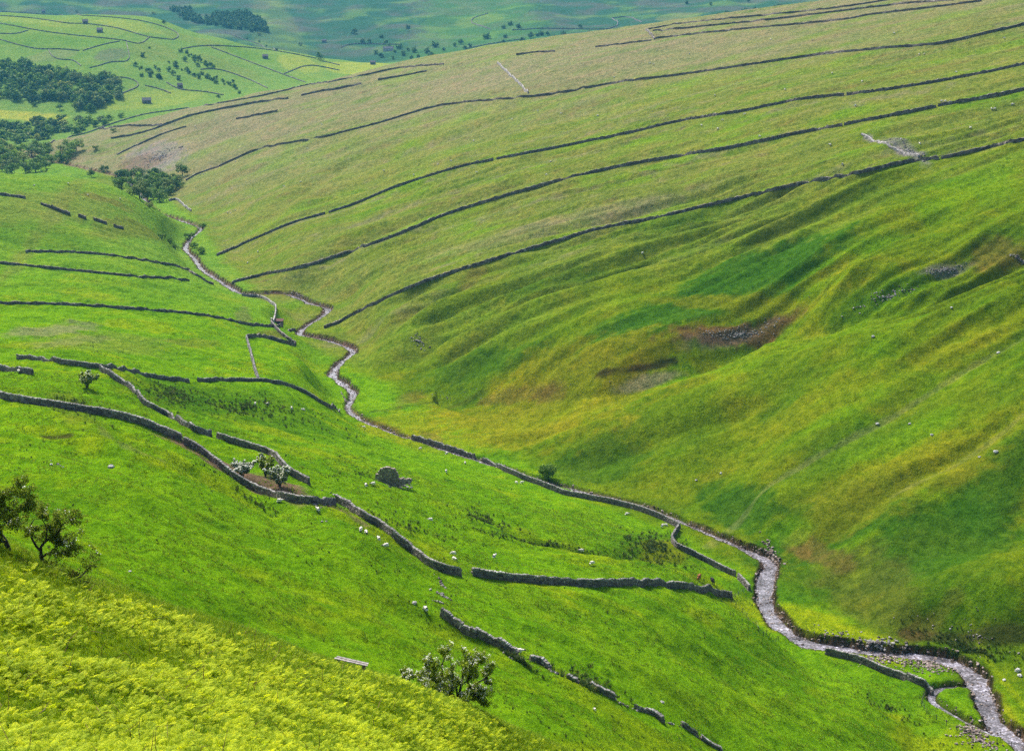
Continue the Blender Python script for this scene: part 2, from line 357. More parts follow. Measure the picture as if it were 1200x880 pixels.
paint(up * sstep(.35, .8, perlin(XX / 90 + 33, FS / 9 + 2) + .5 * n8), 'brown', .3)
paint(sstep(1850, 1990, YY - .15 * XX * 0) * sstep(1820, 2000, YY), 'field')
paint(sstep(3150, 3350, YY), 'fell')
paint(sstep(3450, 3700, YY + 150 * n150) * sstep(-.2, .6, n150 + .4 * n60), 'heath', .6)
paint(sstep(3300, 3700, YY) * sstep(.1, .7, nz(110, 3, 4.)), 'field', .5)
# far fields
for c, a, b, col, am in [((30,137),(80,137),(30,142),'hay',.8), ((170,118),(240,112),(170,128),'hay',.3), ((60,66),(90,62),(60,72),'tan',.3), ((130,65),(150,62),(130,72),'heath',.5),
                         ((330,58),(380,70),(330,75),'hay',.12), ((290,64),(320,72),(290,70),'lush',.35), ((270,80),(310,92),(275,88),'moor',.35), ((50,33),(120,40),(52,38),'lush',.3), ((150,30),(190,38),(150,36),'hay',.3), ((30,24),(90,30),(32,28),'hay',.25), ((60,48),(130,50),(62,55),'lush',.3), ((180,60),(210,64),(182,72),'moor',.4), ((350,75),(375,80),(352,85),'hay',.4), ((230,48),(270,58),(235,54),'moor',.35), ((350,92),(370,94),(340,94),'lush',.3), ((110,118),(140,120),(110,125),'lush',.4), ((100,30),(170,30),(100,44),'hay',.15), ((20,120),(60,122),(20,128),'field',.6)]:
    blob(c, a, b, col, am, soft=.2, rag=.08)
for c, r, am in [((428,80),70,.6), ((562,25),60,.22), ((795,21),50,.22)]:
    p = hit(*c); paint(sstep(1.1, .9, np.hypot(XX - p[0], (YY - p[1]) / 1.6) / r), 'hay', am)
# valley side patches
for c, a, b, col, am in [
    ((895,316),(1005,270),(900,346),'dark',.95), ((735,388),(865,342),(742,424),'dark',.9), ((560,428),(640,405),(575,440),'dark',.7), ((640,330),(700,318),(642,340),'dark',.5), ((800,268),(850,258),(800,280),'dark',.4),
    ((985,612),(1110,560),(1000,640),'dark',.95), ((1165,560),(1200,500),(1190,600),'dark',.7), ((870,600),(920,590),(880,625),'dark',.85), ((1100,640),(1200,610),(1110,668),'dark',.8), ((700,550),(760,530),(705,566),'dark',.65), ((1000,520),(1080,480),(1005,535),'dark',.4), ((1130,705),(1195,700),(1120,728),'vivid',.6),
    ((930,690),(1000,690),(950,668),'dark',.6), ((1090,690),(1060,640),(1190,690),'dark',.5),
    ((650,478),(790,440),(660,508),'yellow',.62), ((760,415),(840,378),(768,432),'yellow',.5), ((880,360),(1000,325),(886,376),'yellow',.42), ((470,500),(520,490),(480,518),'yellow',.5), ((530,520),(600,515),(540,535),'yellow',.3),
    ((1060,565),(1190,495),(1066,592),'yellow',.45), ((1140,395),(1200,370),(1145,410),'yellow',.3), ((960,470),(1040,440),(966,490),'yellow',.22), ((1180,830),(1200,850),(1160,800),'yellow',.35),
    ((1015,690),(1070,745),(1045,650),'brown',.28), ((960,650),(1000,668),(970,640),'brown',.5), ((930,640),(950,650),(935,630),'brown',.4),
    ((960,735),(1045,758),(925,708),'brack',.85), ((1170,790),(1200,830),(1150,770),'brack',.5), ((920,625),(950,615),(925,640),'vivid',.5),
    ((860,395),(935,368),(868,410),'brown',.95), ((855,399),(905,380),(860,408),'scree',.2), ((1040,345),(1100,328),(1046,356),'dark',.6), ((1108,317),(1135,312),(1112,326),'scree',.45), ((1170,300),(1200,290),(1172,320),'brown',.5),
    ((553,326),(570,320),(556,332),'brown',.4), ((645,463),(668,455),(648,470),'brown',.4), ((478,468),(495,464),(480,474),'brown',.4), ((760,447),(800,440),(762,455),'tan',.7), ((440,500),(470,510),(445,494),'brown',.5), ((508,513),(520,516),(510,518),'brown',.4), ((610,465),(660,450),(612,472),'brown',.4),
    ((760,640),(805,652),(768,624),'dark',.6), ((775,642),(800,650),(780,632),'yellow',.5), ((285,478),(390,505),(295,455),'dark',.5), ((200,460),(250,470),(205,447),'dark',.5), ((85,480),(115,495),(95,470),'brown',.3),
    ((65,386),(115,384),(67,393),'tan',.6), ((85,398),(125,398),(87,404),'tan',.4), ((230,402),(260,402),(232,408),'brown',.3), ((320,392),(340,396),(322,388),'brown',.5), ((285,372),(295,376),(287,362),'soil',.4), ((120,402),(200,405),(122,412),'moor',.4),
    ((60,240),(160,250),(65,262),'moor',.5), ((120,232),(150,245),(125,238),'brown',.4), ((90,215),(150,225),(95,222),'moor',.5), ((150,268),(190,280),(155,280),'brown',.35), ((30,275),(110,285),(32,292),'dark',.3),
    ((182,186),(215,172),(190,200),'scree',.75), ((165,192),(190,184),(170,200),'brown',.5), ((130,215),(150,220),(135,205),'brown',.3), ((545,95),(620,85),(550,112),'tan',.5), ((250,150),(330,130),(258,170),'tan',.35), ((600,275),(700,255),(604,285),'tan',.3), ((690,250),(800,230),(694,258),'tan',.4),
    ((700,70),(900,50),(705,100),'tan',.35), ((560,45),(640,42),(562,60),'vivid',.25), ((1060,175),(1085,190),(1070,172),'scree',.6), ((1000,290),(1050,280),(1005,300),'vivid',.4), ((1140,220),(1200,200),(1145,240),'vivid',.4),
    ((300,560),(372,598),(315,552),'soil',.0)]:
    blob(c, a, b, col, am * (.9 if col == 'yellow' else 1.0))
for pts, wd, col, am in [([(222,520),(246,534),(270,546),(292,557),(318,569),(345,580),(378,592)], 6.5, 'soil', .95), ([(372,588),(400,598),(425,612)], 2.2, 'soil', .6), ([(55,512),(66,508),(78,512)], 1.6, 'peat', .8), ([(118,500),(150,525),(190,540)], 1.2, 'soil', .3),
                         ([(555,612),(640,640),(730,652)], 1.6, 'dark', .6), ([(1200,397),(1100,455),(1010,508),(930,552),(880,592),(830,640)], 1.6, 'tan', .2), ([(1210,480),(1120,545),(1050,580)], 1.6, 'tan', .15),
                         ([(790,423),(740,432),(700,440)], 1.6, 'peat', .8), ([(1060,742),(1130,748),(1200,745)], 1.8, 'peat', .6), ([(560,462),(500,472),(440,482)], 2.0, 'peat', .35), ([(1120,700),(1090,730),(1070,745)], 3, 'brown', .3),
                         ([(1015,160),(1050,172),(1075,184)], 1.6, 'scree', .9), ([(180,230),(140,212),(90,205)], 8, 'dark', .4)]:
    stripe(pts, wd, col, am)
# bare ground at the water's edge
ed = sd - hw + .5 * n8
paint(sstep(1.3, .6, ed) * (1 - .6 * sstep(425, 450, YY) * sstep(620, 590, YY)), 'peat', .92)
paint(sstep(.3, -.4, ed), 'soil', 1.0)
paint(sstep(1.8, .9, sd2 + .4 * n8), 'peat', .85)
bracken_w = sstep(128, 104, YY + 4 * n8) * sstep(30, 34, YY)
paint(bracken_w, 'brack', .65)
paint(bracken_w * sstep(0, .8, n8 + .5 * n20), 'lush', .5)
paint(bracken_w * sstep(.5, 1., nz(5, 3, 9.)), 'soil', .35)

# small-scale tufty relief goes into the mesh near the viewer only
gv = np.c_[XX.ravel(), YY.ravel(), ZZ.ravel()]
def grid_mesh(name, verts, nr, nc):
    me = bpy.data.meshes.new(name)
    i, j = np.meshgrid(np.arange(nr - 1), np.arange(nc - 1), indexing='ij')
    a = (i * nc + j).ravel()
    f = np.c_[a, a + 1, a + nc + 1, a + nc]
    me.vertices.add(len(verts)); me.vertices.foreach_set('co', verts.ravel().astype(np.float32))
    me.loops.add(f.size); me.loops.foreach_set('vertex_index', f.ravel().astype(np.int32))
    me.polygons.add(len(f)); me.polygons.foreach_set('loop_start', np.arange(0, f.size, 4, dtype=np.int32)); me.polygons.foreach_set('loop_total', np.full(len(f), 4, np.int32))
    me.polygons.foreach_set('use_smooth', np.ones(len(f), bool)); me.update(calc_edges=True); return me
def link(name, me, mat=None, parent=None):
    o = bpy.data.objects.new(name, me); COL.objects.link(o)
    if mat is not None and me is not None and not me.materials: me.materials.append(mat)
    if parent is not None: o.parent = parent
    return o
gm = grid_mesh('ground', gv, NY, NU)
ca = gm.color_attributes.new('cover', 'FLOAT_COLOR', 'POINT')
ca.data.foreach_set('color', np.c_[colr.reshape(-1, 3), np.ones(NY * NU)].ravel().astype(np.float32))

mg, t, b = nt('grassland')
geo = N(t, 'ShaderNodeNewGeometry'); pos = geo.outputs['Position']
at = N(t, 'ShaderNodeAttribute', attribute_name='cover')
def stretch(v, s):
    m = N(t, 'ShaderNodeMapping'); m.inputs['Scale'].default_value = s; t.links.new(v, m.inputs[0]); return m.outputs[0]
fine = noise(t, stretch(pos, (1, .6, 1)), 1.9, 6, .8); mid = noise(t, stretch(pos, (1, .6, 1)), .42, 6, .72); lrg = noise(t, stretch(pos, (1, .8, 1)), .06, 4, .6)
f1 = ramp(t, fine.outputs[0], [(.28, (.5, .56, .5)), (.5, (1, 1, 1)), (.72, (1.45, 1.32, 1.4))])
f2 = ramp(t, mid.outputs[0], [(.3, (.48, .57, .5)), (.5, (1, 1, 1)), (.70, (1.5, 1.3, 1.3))])
f3 = ramp(t, lrg.outputs[0], [(.3, (.80, .9, .8)), (.5, (1, 1, 1)), (.72, (1.22, 1.05, 1.15))])
c = mixc(t, 1.0, at.outputs['Color'], f1.outputs[0], 'MULTIPLY'); c = mixc(t, 1.0, c, f2.outputs[0], 'MULTIPLY'); c = mixc(t, 1.0, c, f3.outputs[0], 'MULTIPLY')
# scattered dark tussocks / dead stems
vo = N(t, 'ShaderNodeTexVoronoi', Scale=.75, Randomness=1.0); t.links.new(stretch(pos, (1, .6, 1)), vo.inputs['Vector'])
gate = noise(t, pos, .03, 2); 
tm = N(t, 'ShaderNodeMath', operation='LESS_THAN'); t.links.new(vo.outputs['Distance'], tm.inputs[0])
gr = ramp(t, gate.outputs[0], [(.45, (0, 0, 0)), (.75, (.36, .36, .36))]); t.links.new(gr.outputs[0], tm.inputs[1])
c = mixc(t, tm.outputs[0], c, mixc(t, 1.0, c, (.66, .70, .68, 1), 'MULTIPLY'))
t.links.new(c, b.inputs['Base Color'])
b.inputs['Roughness'].default_value = .95; b.inputs['Specular IOR Level'].default_value = 0
hb = N(t, 'ShaderNodeBump', Strength=.9, Distance=.4); t.links.new(fine.outputs[0], hb.inputs['Height'])
hs = noise(t, stretch(pos, (1, .7, 1)), .13, 4, .6); hb3 = N(t, 'ShaderNodeBump', Strength=.6, Distance=3.0); t.links.new(hs.outputs[0], hb3.inputs['Height'])
hb2 = N(t, 'ShaderNodeBump', Strength=.9, Distance=1.6); t.links.new(mid.outputs[0], hb2.inputs['Height'])
t.links.new(hb3.outputs[0], hb2.inputs['Normal']); t.links.new(hb2.outputs[0], hb.inputs['Normal']); t.links.new(hb.outputs[0], b.inputs['Normal'])
ground = link('ground', gm, mg); ground['kind'] = 'structure'

# ------------------------------------------------------------------ stream water
def ribbon(path, half, dz, nc=9):
    T = np.gradient(path[:, :2], axis=0); T /= np.linalg.norm(T, axis=1)[:, None] + 1e-9; Nn = np.c_[-T[:, 1], T[:, 0]]
    s = np.linspace(-1, 1, nc); v = np.empty((len(path), nc, 3))
    v[..., 0] = path[:, None, 0] + Nn[:, None, 0] * s * half[:, None]; v[..., 1] = path[:, None, 1] + Nn[:, None, 1] * s * half[:, None]
    v[..., 2] = path[:, None, 2] + dz + .05 * perlin(v[..., 0] / 1.1, v[..., 1] / 1.1)
    return v.reshape(-1, 3), len(path), nc
mw, t, b = nt('stream_water')
geo = N(t, 'ShaderNodeNewGeometry'); pos = geo.outputs['Position']
n1 = noise(t, pos, 1.3, 6, .75); n2 = noise(t, pos, .22, 3, .6)
r1 = ramp(t, n1.outputs[0], [(.3, (.03, .025, .025)), (.46, (.10, .092, .10)), (.60, (.26, .25, .29)), (.70, (.85, .85, .9))])  # pale lilac sky reflection painted into the colour, together with white riffles
r2 = ramp(t, n2.outputs[0], [(.35, (.4, .38, .37)), (.5, (1, 1, 1)), (.65, (1.6, 1.6, 1.65))])
t.links.new(mixc(t, 1.0, r1.outputs[0], r2.outputs[0], 'MULTIPLY'), b.inputs['Base Color'])
b.inputs['Roughness'].default_value = .16; b.inputs['IOR'].default_value = 1.33
bp = N(t, 'ShaderNodeBump', Strength=.6, Distance=.25); t.links.new(n1.outputs[0], bp.inputs['Height']); t.links.new(bp.outputs[0], b.inputs['Normal'])
v, a_, b_ = ribbon(STREAM, hwk + .4, -.32, 11); stream = link('stream', grid_mesh('stream', v, a_, b_), mw); stream['kind'] = 'structure'
v, a_, b_ = ribbon(SIDE[2:-1], np.full(len(SIDE) - 3, .8), -.42, 5); ditch = link('side_channel_water', grid_mesh('side_channel_water', v, a_, b_), mw); ditch['kind'] = 'structure'
# ------------------------------------------------------------------ helpers for things
def tag(o, label, cat, group=None):
    o['label'] = label; o['category'] = cat; o['kind'] = 'thing'
    if group: o['group'] = group
    return o
def mesh_np(name, V, F, tone=None, smooth=False):
    """V (n,3), F list/array of quads (or tris); tone: one value per face."""
    me = bpy.data.meshes.new(name); V = np.asarray(V, np.float32); F = np.asarray(F, np.int32); k = F.shape[1]
    me.vertices.add(len(V)); me.vertices.foreach_set('co', V.ravel())
    me.loops.add(F.size); me.loops.foreach_set('vertex_index', F.ravel())
    me.polygons.add(len(F)); me.polygons.foreach_set('loop_start', np.arange(0, F.size, k, dtype=np.int32)); me.polygons.foreach_set('loop_total', np.full(len(F), k, np.int32))
    me.polygons.foreach_set('use_smooth', np.full(len(F), smooth)); me.update(calc_edges=True)
    if tone is not None:
        a = me.attributes.new('tone', 'FLOAT', 'FACE'); a.data.foreach_set('value', np.asarray(tone, np.float32))
    return me
class Geo:
    def __init__(s): s.v = []; s.f = []; s.t = []; s.n = 0
    def add(s, V, F, t=.5):
        s.v.append(np.asarray(V, float)); s.f += [tuple(i + s.n for i in f) for f in F]; s.n += len(V); s.t += [t] * len(F)
    def mesh(s, name, smooth=False):
        F = [f if len(f) == 4 else f + f[-1:] for f in s.f]
        if all(len(f) == 3 for f in s.f): F = s.f
        elif any(len(f) == 3 for f in s.f):
            F = []; T = []
            for f, q in zip(s.f, s.t):
                F.append(f[:3]); T.append(q)
                if len(f) == 4: F.append((f[0], f[2], f[3])); T.append(q)
            s.t = T
        return mesh_np(name, np.vstack(s.v), F, s.t, smooth)
BOXF = [(0, 3, 2, 1), (4, 5, 6, 7), (0, 1, 5, 4), (1, 2, 6, 5), (2, 3, 7, 6), (3, 0, 4, 7)]
UNIT = np.array([(-1, -1, -1), (1, -1, -1), (1, 1, -1), (-1, 1, -1), (-1, -1, 1), (1, -1, 1), (1, 1, 1), (-1, 1, 1)]) * .5

def tone_mat(name, stops, rough=.9, nscale=6.0, bump=.4, spec=.15):
    m, t, b = nt(name); a = N(t, 'ShaderNodeAttribute', attribute_name='tone'); g = N(t, 'ShaderNodeNewGeometry')
    n = noise(t, g.outputs['Position'], nscale, 4); r = ramp(t, a.outputs['Fac'], stops)
    r2 = ramp(t, n.outputs[0], [(.3, (.65, .65, .65)), (.5, (1, 1, 1)), (.72, (1.35, 1.35, 1.33))])
    t.links.new(mixc(t, 1.0, r.outputs[0], r2.outputs[0], 'MULTIPLY'), b.inputs['Base Color'])
    b.inputs['Roughness'].default_value = rough; b.inputs['Specular IOR Level'].default_value = spec
    if bump:
        bp = N(t, 'ShaderNodeBump', Strength=bump, Distance=.1); t.links.new(n.outputs[0], bp.inputs['Height']); t.links.new(bp.outputs[0], b.inputs['Normal'])
    return m
M_WALL = tone_mat('dry_stone', [(0, (.055, .045, .04)), (.45, (.14, .12, .11)), (.8, (.23, .21, .195)), (1, (.36, .345, .325))])
M_COPE = tone_mat('weathered_coping', [(0, (.12, .11, .10)), (.5, (.24, .225, .21)), (1, (.45, .44, .42))])
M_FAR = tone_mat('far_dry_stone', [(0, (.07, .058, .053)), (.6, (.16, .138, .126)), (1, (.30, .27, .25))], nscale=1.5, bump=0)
M_PALE = tone_mat('pale_stone', [(0, (.12, .11, .105)), (.5, (.23, .215, .205)), (1, (.42, .40, .39))])
M_BOULDER = tone_mat('boulder_stone', [(0, (.26, .25, .24)), (1, (.48, .47, .45))], nscale=3)
M_RUIN = tone_mat('ruin_stone', [(0, (.12, .095, .075)), (.5, (.24, .20, .165)), (1, (.44, .40, .35))])
M_RIVER = tone_mat('river_stone', [(0, (.035, .028, .026)), (.5, (.12, .09, .078)), (.85, (.26, .20, .17)), (1, (.45, .42, .4))])

def frame_of(P):
    T = np.gradient(P[:, :2], axis=0); T /= np.linalg.norm(T, axis=1)[:, None] + 1e-9
    return T, np.c_[-T[:, 1], T[:, 0]]
def piece_stones(P, h, w, rs, ragged=.05):
    """a run of dry stone wall, course by course, and its coping."""
    G, K = Geo(), Geo(); T, Nn = frame_of(P); L = np.concatenate([[0], np.cumsum(np.linalg.norm(np.diff(P[:, :2], axis=0), axis=1))])
    def at(s): return np.array([np.interp(s, L, P[:, 0]), np.interp(s, L, P[:, 1])]), np.array([np.interp(s, L, T[:, 0]), np.interp(s, L, T[:, 1])]), np.array([np.interp(s, L, Nn[:, 0]), np.interp(s, L, Nn[:, 1])])
    def stone(GG, s, l, z0, hh, ww, off, tone, lean=0):
        c, tt, nn = at(s + l / 2); zz = float(zat(c[0], c[1]))
        V = UNIT * (l * .97, ww, hh * 1.02) + rs.uniform(-.035, .035, (8, 3))
        V[:, 0] += lean * V[:, 2]
        X = c[0] + V[:, 0] * tt[0] + (V[:, 1] + off) * nn[0]; Yv = c[1] + V[:, 0] * tt[1] + (V[:, 1] + off) * nn[1]
        # follow the slope of the ground
        zz2 = zat(c[0] + tt[0] * l / 2, c[1] + tt[1] * l / 2) - zat(c[0] - tt[0] * l / 2, c[1] - tt[1] * l / 2)
        GG.add(np.c_[X, Yv, zz + z0 + hh / 2 + V[:, 2] + V[:, 0] / l * float(zz2)], BOXF, tone)
    nc = 5; ch = (h + .25) / nc
    hv = lambda s: h * (1 + ragged * float(perlin(s / 5.0, P[0, 0])) + .5 * ragged * float(perlin(s / 1.3, 7 + P[0, 1])))
    for k in range(nc):
        s = -rs.rand() * .3
        while s < L[-1]:
            l = rs.uniform(.35, .85); f = hv(max(s, 0)) / h
            if k < nc - 1 or f > .88:
                ww = w * (1 - .09 * k) + rs.uniform(-.06, .08)
                stone(G, s, l, (-.3 + k * ch) * f, ch * f, ww, rs.uniform(-.03, .03), np.clip(.32 + rs.normal(0, .2) + .04 * k, 0, 1))
            s += l
    s = 0
    while s < L[-1]:
        l = rs.uniform(.16, .34)
        stone(K, s, l, hv(s) - .12, rs.uniform(.2, .36), w * .62 + rs.uniform(-.05, .1), 0, np.clip(.5 + rs.normal(0, .22), 0, 1), rs.uniform(-.3, .3))
        s += l
    return G, K
def piece_far(P, h, w, rs):
    T, Nn = frame_of(P); n = len(P); prof = [(-w / 2, -.5), (-w / 2 * .95, h * .45), (-w * .32, h), (w * .32, h), (w / 2 * .95, h * .45), (w / 2, -.5)]
    V = np.empty((n, 6, 3)); hs = 1 + .10 * rs.randn(n)
    zz = zat(P[:, 0], P[:, 1])
    for q, (o, z) in enumerate(prof):
        oo = o + .07 * rs.randn(n); V[:, q, 0] = P[:, 0] + Nn[:, 0] * oo; V[:, q, 1] = P[:, 1] + Nn[:, 1] * oo
        V[:, q, 2] = np.where(z < 0, np.minimum(zz, zat(V[:, q, 0], V[:, q, 1])) + z, zz + z * hs + .05 * rs.randn(n))
    F = []; tn = []
    for i in range(n - 1):
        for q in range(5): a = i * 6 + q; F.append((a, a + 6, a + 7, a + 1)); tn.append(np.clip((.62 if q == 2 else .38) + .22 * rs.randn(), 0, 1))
    e = (n - 1) * 6
    F += [(0, 1, 4, 5), (1, 2, 3, 4), (e + 5, e + 4, e + 1, e), (e + 4, e + 3, e + 2, e + 1)]; tn += [.35] * 4
    return V.reshape(-1, 3), F, tn
WALLS = []
def wall(pieces, label, h=1.5, w=.62, name='dry_stone_wall', mat=None, group=None, ragged=.05, cope=True):
    """pieces: one list of photo pixels, or several (a wall with gaps in it)."""
    if not isinstance(pieces[0][0], (tuple, list)): pieces = [pieces]
    rs = np.random.RandomState(len(WALLS) * 13 + 5); root = None
    made = []
    for pts in pieces:
        q = smooth_path(np.array(pts, float), 5.0) if len(pts) > 2 else smooth_path(np.array([pts[0], ((pts[0][0] + pts[1][0]) / 2, (pts[0][1] + pts[1][1]) / 2), pts[1]], float), 5.0)
        H = hits([tuple(k) for k in q]); med = np.median(H[:, 1])
        H = H[(H[:, 1] > .72 * med) & (H[:, 1] < 1.4 * med)] if len(H) > 2 else H      # drop a sighting that slipped past a brow
        if len(H) < 2: continue
        for _ in range(2): H[1:-1, :2] = .5 * H[1:-1, :2] + .25 * (H[:-2, :2] + H[2:, :2])
        if med < 620:
            a, k = piece_stones(smooth_path(H, .6), h, w, rs, ragged); made.append((a.mesh(name), k.mesh('coping') if cope and k.n else None, mat or M_WALL, H))
        else:
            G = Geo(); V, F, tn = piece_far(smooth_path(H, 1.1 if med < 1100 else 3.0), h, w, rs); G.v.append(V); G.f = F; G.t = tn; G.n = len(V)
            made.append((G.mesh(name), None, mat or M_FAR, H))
    if not made: return None
    if len(made) == 1:
        me, ck, m, H = made[0]; root = link(name, me, m)
        if ck: link('coping', ck, mat or M_COPE, root)
    else:
        root = bpy.data.objects.new(name, None); COL.objects.link(root); root.location = made[0][3][0]
        for me, ck, m, H in made:
            o = link('wall_section', me, m, root); o.matrix_parent_inverse = Matrix.Translation(-Vector(made[0][3][0]))
            if ck: link('coping', ck, mat or M_COPE, o)
    tag(root, label, 'wall', group); WALLS.append(label); return root

g1 = 'walls running up the far hillside'
wall([[(1210,163),(1180,169),(1150,176),(1103,187)],[(1100,187),(1060,191),(1000,205),(940,216),(880,230),(800,249),(760,258),(700,270),(630,290),(570,308),(500,330),(460,347),(420,366),(395,379),(380,385)]], 'lowest long dark wall climbing the far hillside from the stream bend to right edge', 1.4, .65, group=g1)
wall([[(1210,104),(1150,116),(1099,125)],[(1097,126),(1050,135),(989,147)],[(987,148),(930,158),(860,173),(800,183),(740,193),(680,206),(620,222),(560,240),(520,253),(470,274),(430,289),(400,299),(350,315),(310,322),(280,330),(272,333)]], 'second lowest dark wall climbing the far hillside, meeting the stream above the bend', 1.45, .7, group=g1)
wall([[(1210,74),(1150,87),(1100,96),(1060,103),(992,112)],[(989,112),(940,117),(870,131),(800,142),(740,156),(680,168),(620,180),(582,187)],[(578,188),(540,196),(500,208),(460,221),(420,238),(385,250)],[(381,251),(366,255),(352,259),(330,267),(300,280),(270,293),(254,300)]], 'third wall up the far hillside, counting from the lowest', 1.45, .7, group=g1)
wall([(1210,27),(1150,41),(1100,52),(1040,57),(960,65),(890,75),(800,88),(720,98),(660,109),(600,116),(540,121),(500,128),(450,143),(400,156),(380,161),(340,168),(300,176),(275,187),(250,198),(230,205),(218,212)], 'fourth wall up the far hillside, ending beside the gorge trees', 1.45, .75, group=g1)
wall([(583,75),(600,91),(619,110)], 'short straight pale wall joining the skyline to the fourth hillside wall', 1.8, .9, mat=M_PALE)
g2 = 'walls along the moor skyline'
wall([(1150,2),(1080,11),(1020,18),(993,23),(947,28),(880,34),(800,42),(768,46)], 'lowest of the thin skyline moor walls at top right', 1.4, .8, group=g2)
wall([(1117,1),(1060,5),(1000,12),(900,24),(800,34),(765,37)], 'middle of the thin skyline moor walls at top right', 1.4, .8, group=g2)
wall([(1080,-6),(987,9),(900,18),(800,28),(760,35)], 'topmost of the thin skyline moor walls at top right', 1.3, .8, group=g2)
wall([(757,36),(762,41),(767,47)], 'tiny cross wall linking the skyline moor walls at their left end', 1.8, 1.0)
wall([(763,48),(730,52),(698,56)], 'short wall left of the tiny cross wall on the skyline', 1.3, .8, group=g2)
wall([(650,61),(628,62),(605,65)], 'short dark wall on the brow above the tan pasture', 1.5, .9, group=g2)
wall([(520,76),(470,80),(430,88),(400,94),(387,97),(360,100),(320,110),(267,120),(207,129),(167,135),(127,147),(100,157),(77,162),(50,172)], 'long brow wall dividing the hillside from the fields across the dale', 1.5, .9, group=g2)
wall([[(423,99),(400,104),(375,108),(353,113)],[(338,116),(300,121),(233,134),(200,144),(183,151),(160,158),(130,163)]], 'wall just below the brow wall, with one gap', 1.9, 1.0)
wall([(190,147),(165,148),(150,148),(117,152)], 'short level wall between the brow wall and the one below', 1.7, 1.0)
wall([(325,131),(300,136),(277,140)], 'short isolated straight length of wall in the upper pasture', 1.8, 1.0)
wall([(218,149),(195,156),(175,164),(155,173),(137,182)], 'overgrown bank wall above the purple scree patch', 1.3, 1.2)
wall([(500,84),(475,89),(443,94)], 'short wall remnant below the brow, left of the tan pasture', 1.5, 1.0)
g3 = 'walls of the flat fields left of the stream'
wall([[(0,229),(15,231),(30,233)],[(48,240),(65,246),(82,252)],[(92,254),(101,257)],[(110,258),(125,263)],[(133,266),(145,269)]], 'broken tumbledown wall crossing the left knoll in separate pieces', 1.6, .9, group=g3)
wall([(30,296),(70,296),(110,298),(150,303),(190,309),(210,314),(222,317)], 'upper of two close near level walls on left reaching the stream', 1.12, .6, group=g3)
wall([(-8,308),(50,314),(110,320),(160,325),(200,327),(222,330)], 'lower of two close near level walls on left, ending short of the stream', 1.12, .6, group=g3)
wall([(-8,356),(80,358),(160,363),(220,368),(260,374),(290,381),(318,383),(346,387)], 'long wall from left edge to the small dark shed by the fold', 1.12, .6, group=g3)
wall([[(20,420),(60,424),(110,431),(150,435),(180,443),(221,448)],[(232,447),(300,447),(335,452),(360,462),(380,475),(398,483)]], 'long wall from left bush to the stream with a gap in its middle', 1.12, .6, group=g3)
wall([[(118,434),(135,445),(155,458),(170,475),(200,490),(230,507),(247,511)],[(255,514),(290,525),(320,535),(335,552),(362,568)]], 'pale curving wall descending past the scrub trees, with a narrow gateway', 1.45, .7, mat=None)
wall([(-8,433),(20,436),(38,439)], 'short stub of wall at the left edge above the long dark wall', 1.4, .7)
wall([[(-8,466),(40,474),(80,480),(130,488),(165,497),(190,507),(212,516)],[(216,520),(235,530),(260,550),(280,565),(310,580),(345,588),(375,592),(392,592)]], 'thick dark wall sweeping from left edge down below the scrub trees', 1.45, .7)
wall([(394,588),(410,597),(425,608),(445,618),(460,630),(480,645),(500,662),(520,671),(539,675)], 'wall stepping down to the gateway in the middle field', 1.55, .7)
wall([(554,674),(600,681),(650,685),(700,687),(750,686),(800,690),(857,700)], 'straight dark wall from the middle gateway to the stream fence', 1.5, .7)
wall([[(518,722),(530,730),(542,739)],[(543,741),(556,746)],[(558,744),(565,749),(585,757),(605,768)]], 'half collapsed wall above the flowering hawthorn', 1.35, .75, ragged=.35)
wall([(622,774),(633,777),(643,784)], 'low tumbled wall remnant right of the flowering hawthorn', .9, .9, ragged=.5)
wall([[(666,795),(676,800)],[(693,806),(708,813),(720,819)]], 'two low mounds of tumbled wall stones in rushes', .8, .9, ragged=.5)
wall([[(745,831),(765,836),(776,846)]], 'short low heap of tumbled wall at lower centre', .8, .9, ragged=.5)
wall([[(800,851),(816,862)],[(822,866),(845,880)]], 'tumbled wall remnant at the bottom edge of the picture', .9, .9, ragged=.5)
wall([[(483,515),(510,522),(540,532),(556,537)],[(566,541),(580,547),(610,560),(650,575),(662,580),(707,588),(741,596),(775,608),(796,619)]], 'long streamside wall following the left bank past the green bush', 1.5, .7)
wall([[(795,621),(786,633),(792,642),(810,650),(830,660),(845,668),(861,675)],[(865,678),(872,685),(878,692)]], 'pale crooked wall bending back from the stream beside the cattle', 1.5, .7)
wall([(968,766),(990,771),(1010,777),(1040,790),(1065,797),(1085,806),(1092,815)], 'wall along the near bank at the stony stream bend', 1.5, .75)
wall([(290,396),(310,396),(330,402),(346,405)], 'dark north wall of the small sheepfold', 1.5, .8)
wall([(347,404),(337,398),(325,388),(318,379)], 'wall from the shed to the right corner of the sheepfold', 1.45, .8)
wall([(289,397),(294,415),(298,432),(303,446)], 'pale wall running down from the sheepfold to the long field wall', 1.45, .8, mat=M_PALE)
wall([(318,377),(325,365),(318,355),(305,349),(284,347)], 'curving pale wall from the small shed up to the stream', 1.45, .8, mat=M_PALE)
wall([(222,319),(235,327),(250,334)], 'short wall along the left bank above the stream bend', 1.4, .8)
wall([(198,236),(208,233),(212,239),(218,244),(224,248)], 'small crooked wall beside the gorge below the trees', 1.6, .9, mat=M_PALE)
wall([(1010,158),(1033,168),(1053,177),(1077,184)], 'collapsed pale wall scattered downhill between two hillside walls', .7, 1.2, mat=M_PALE)
g4 = 'walls of the fields across the dale'
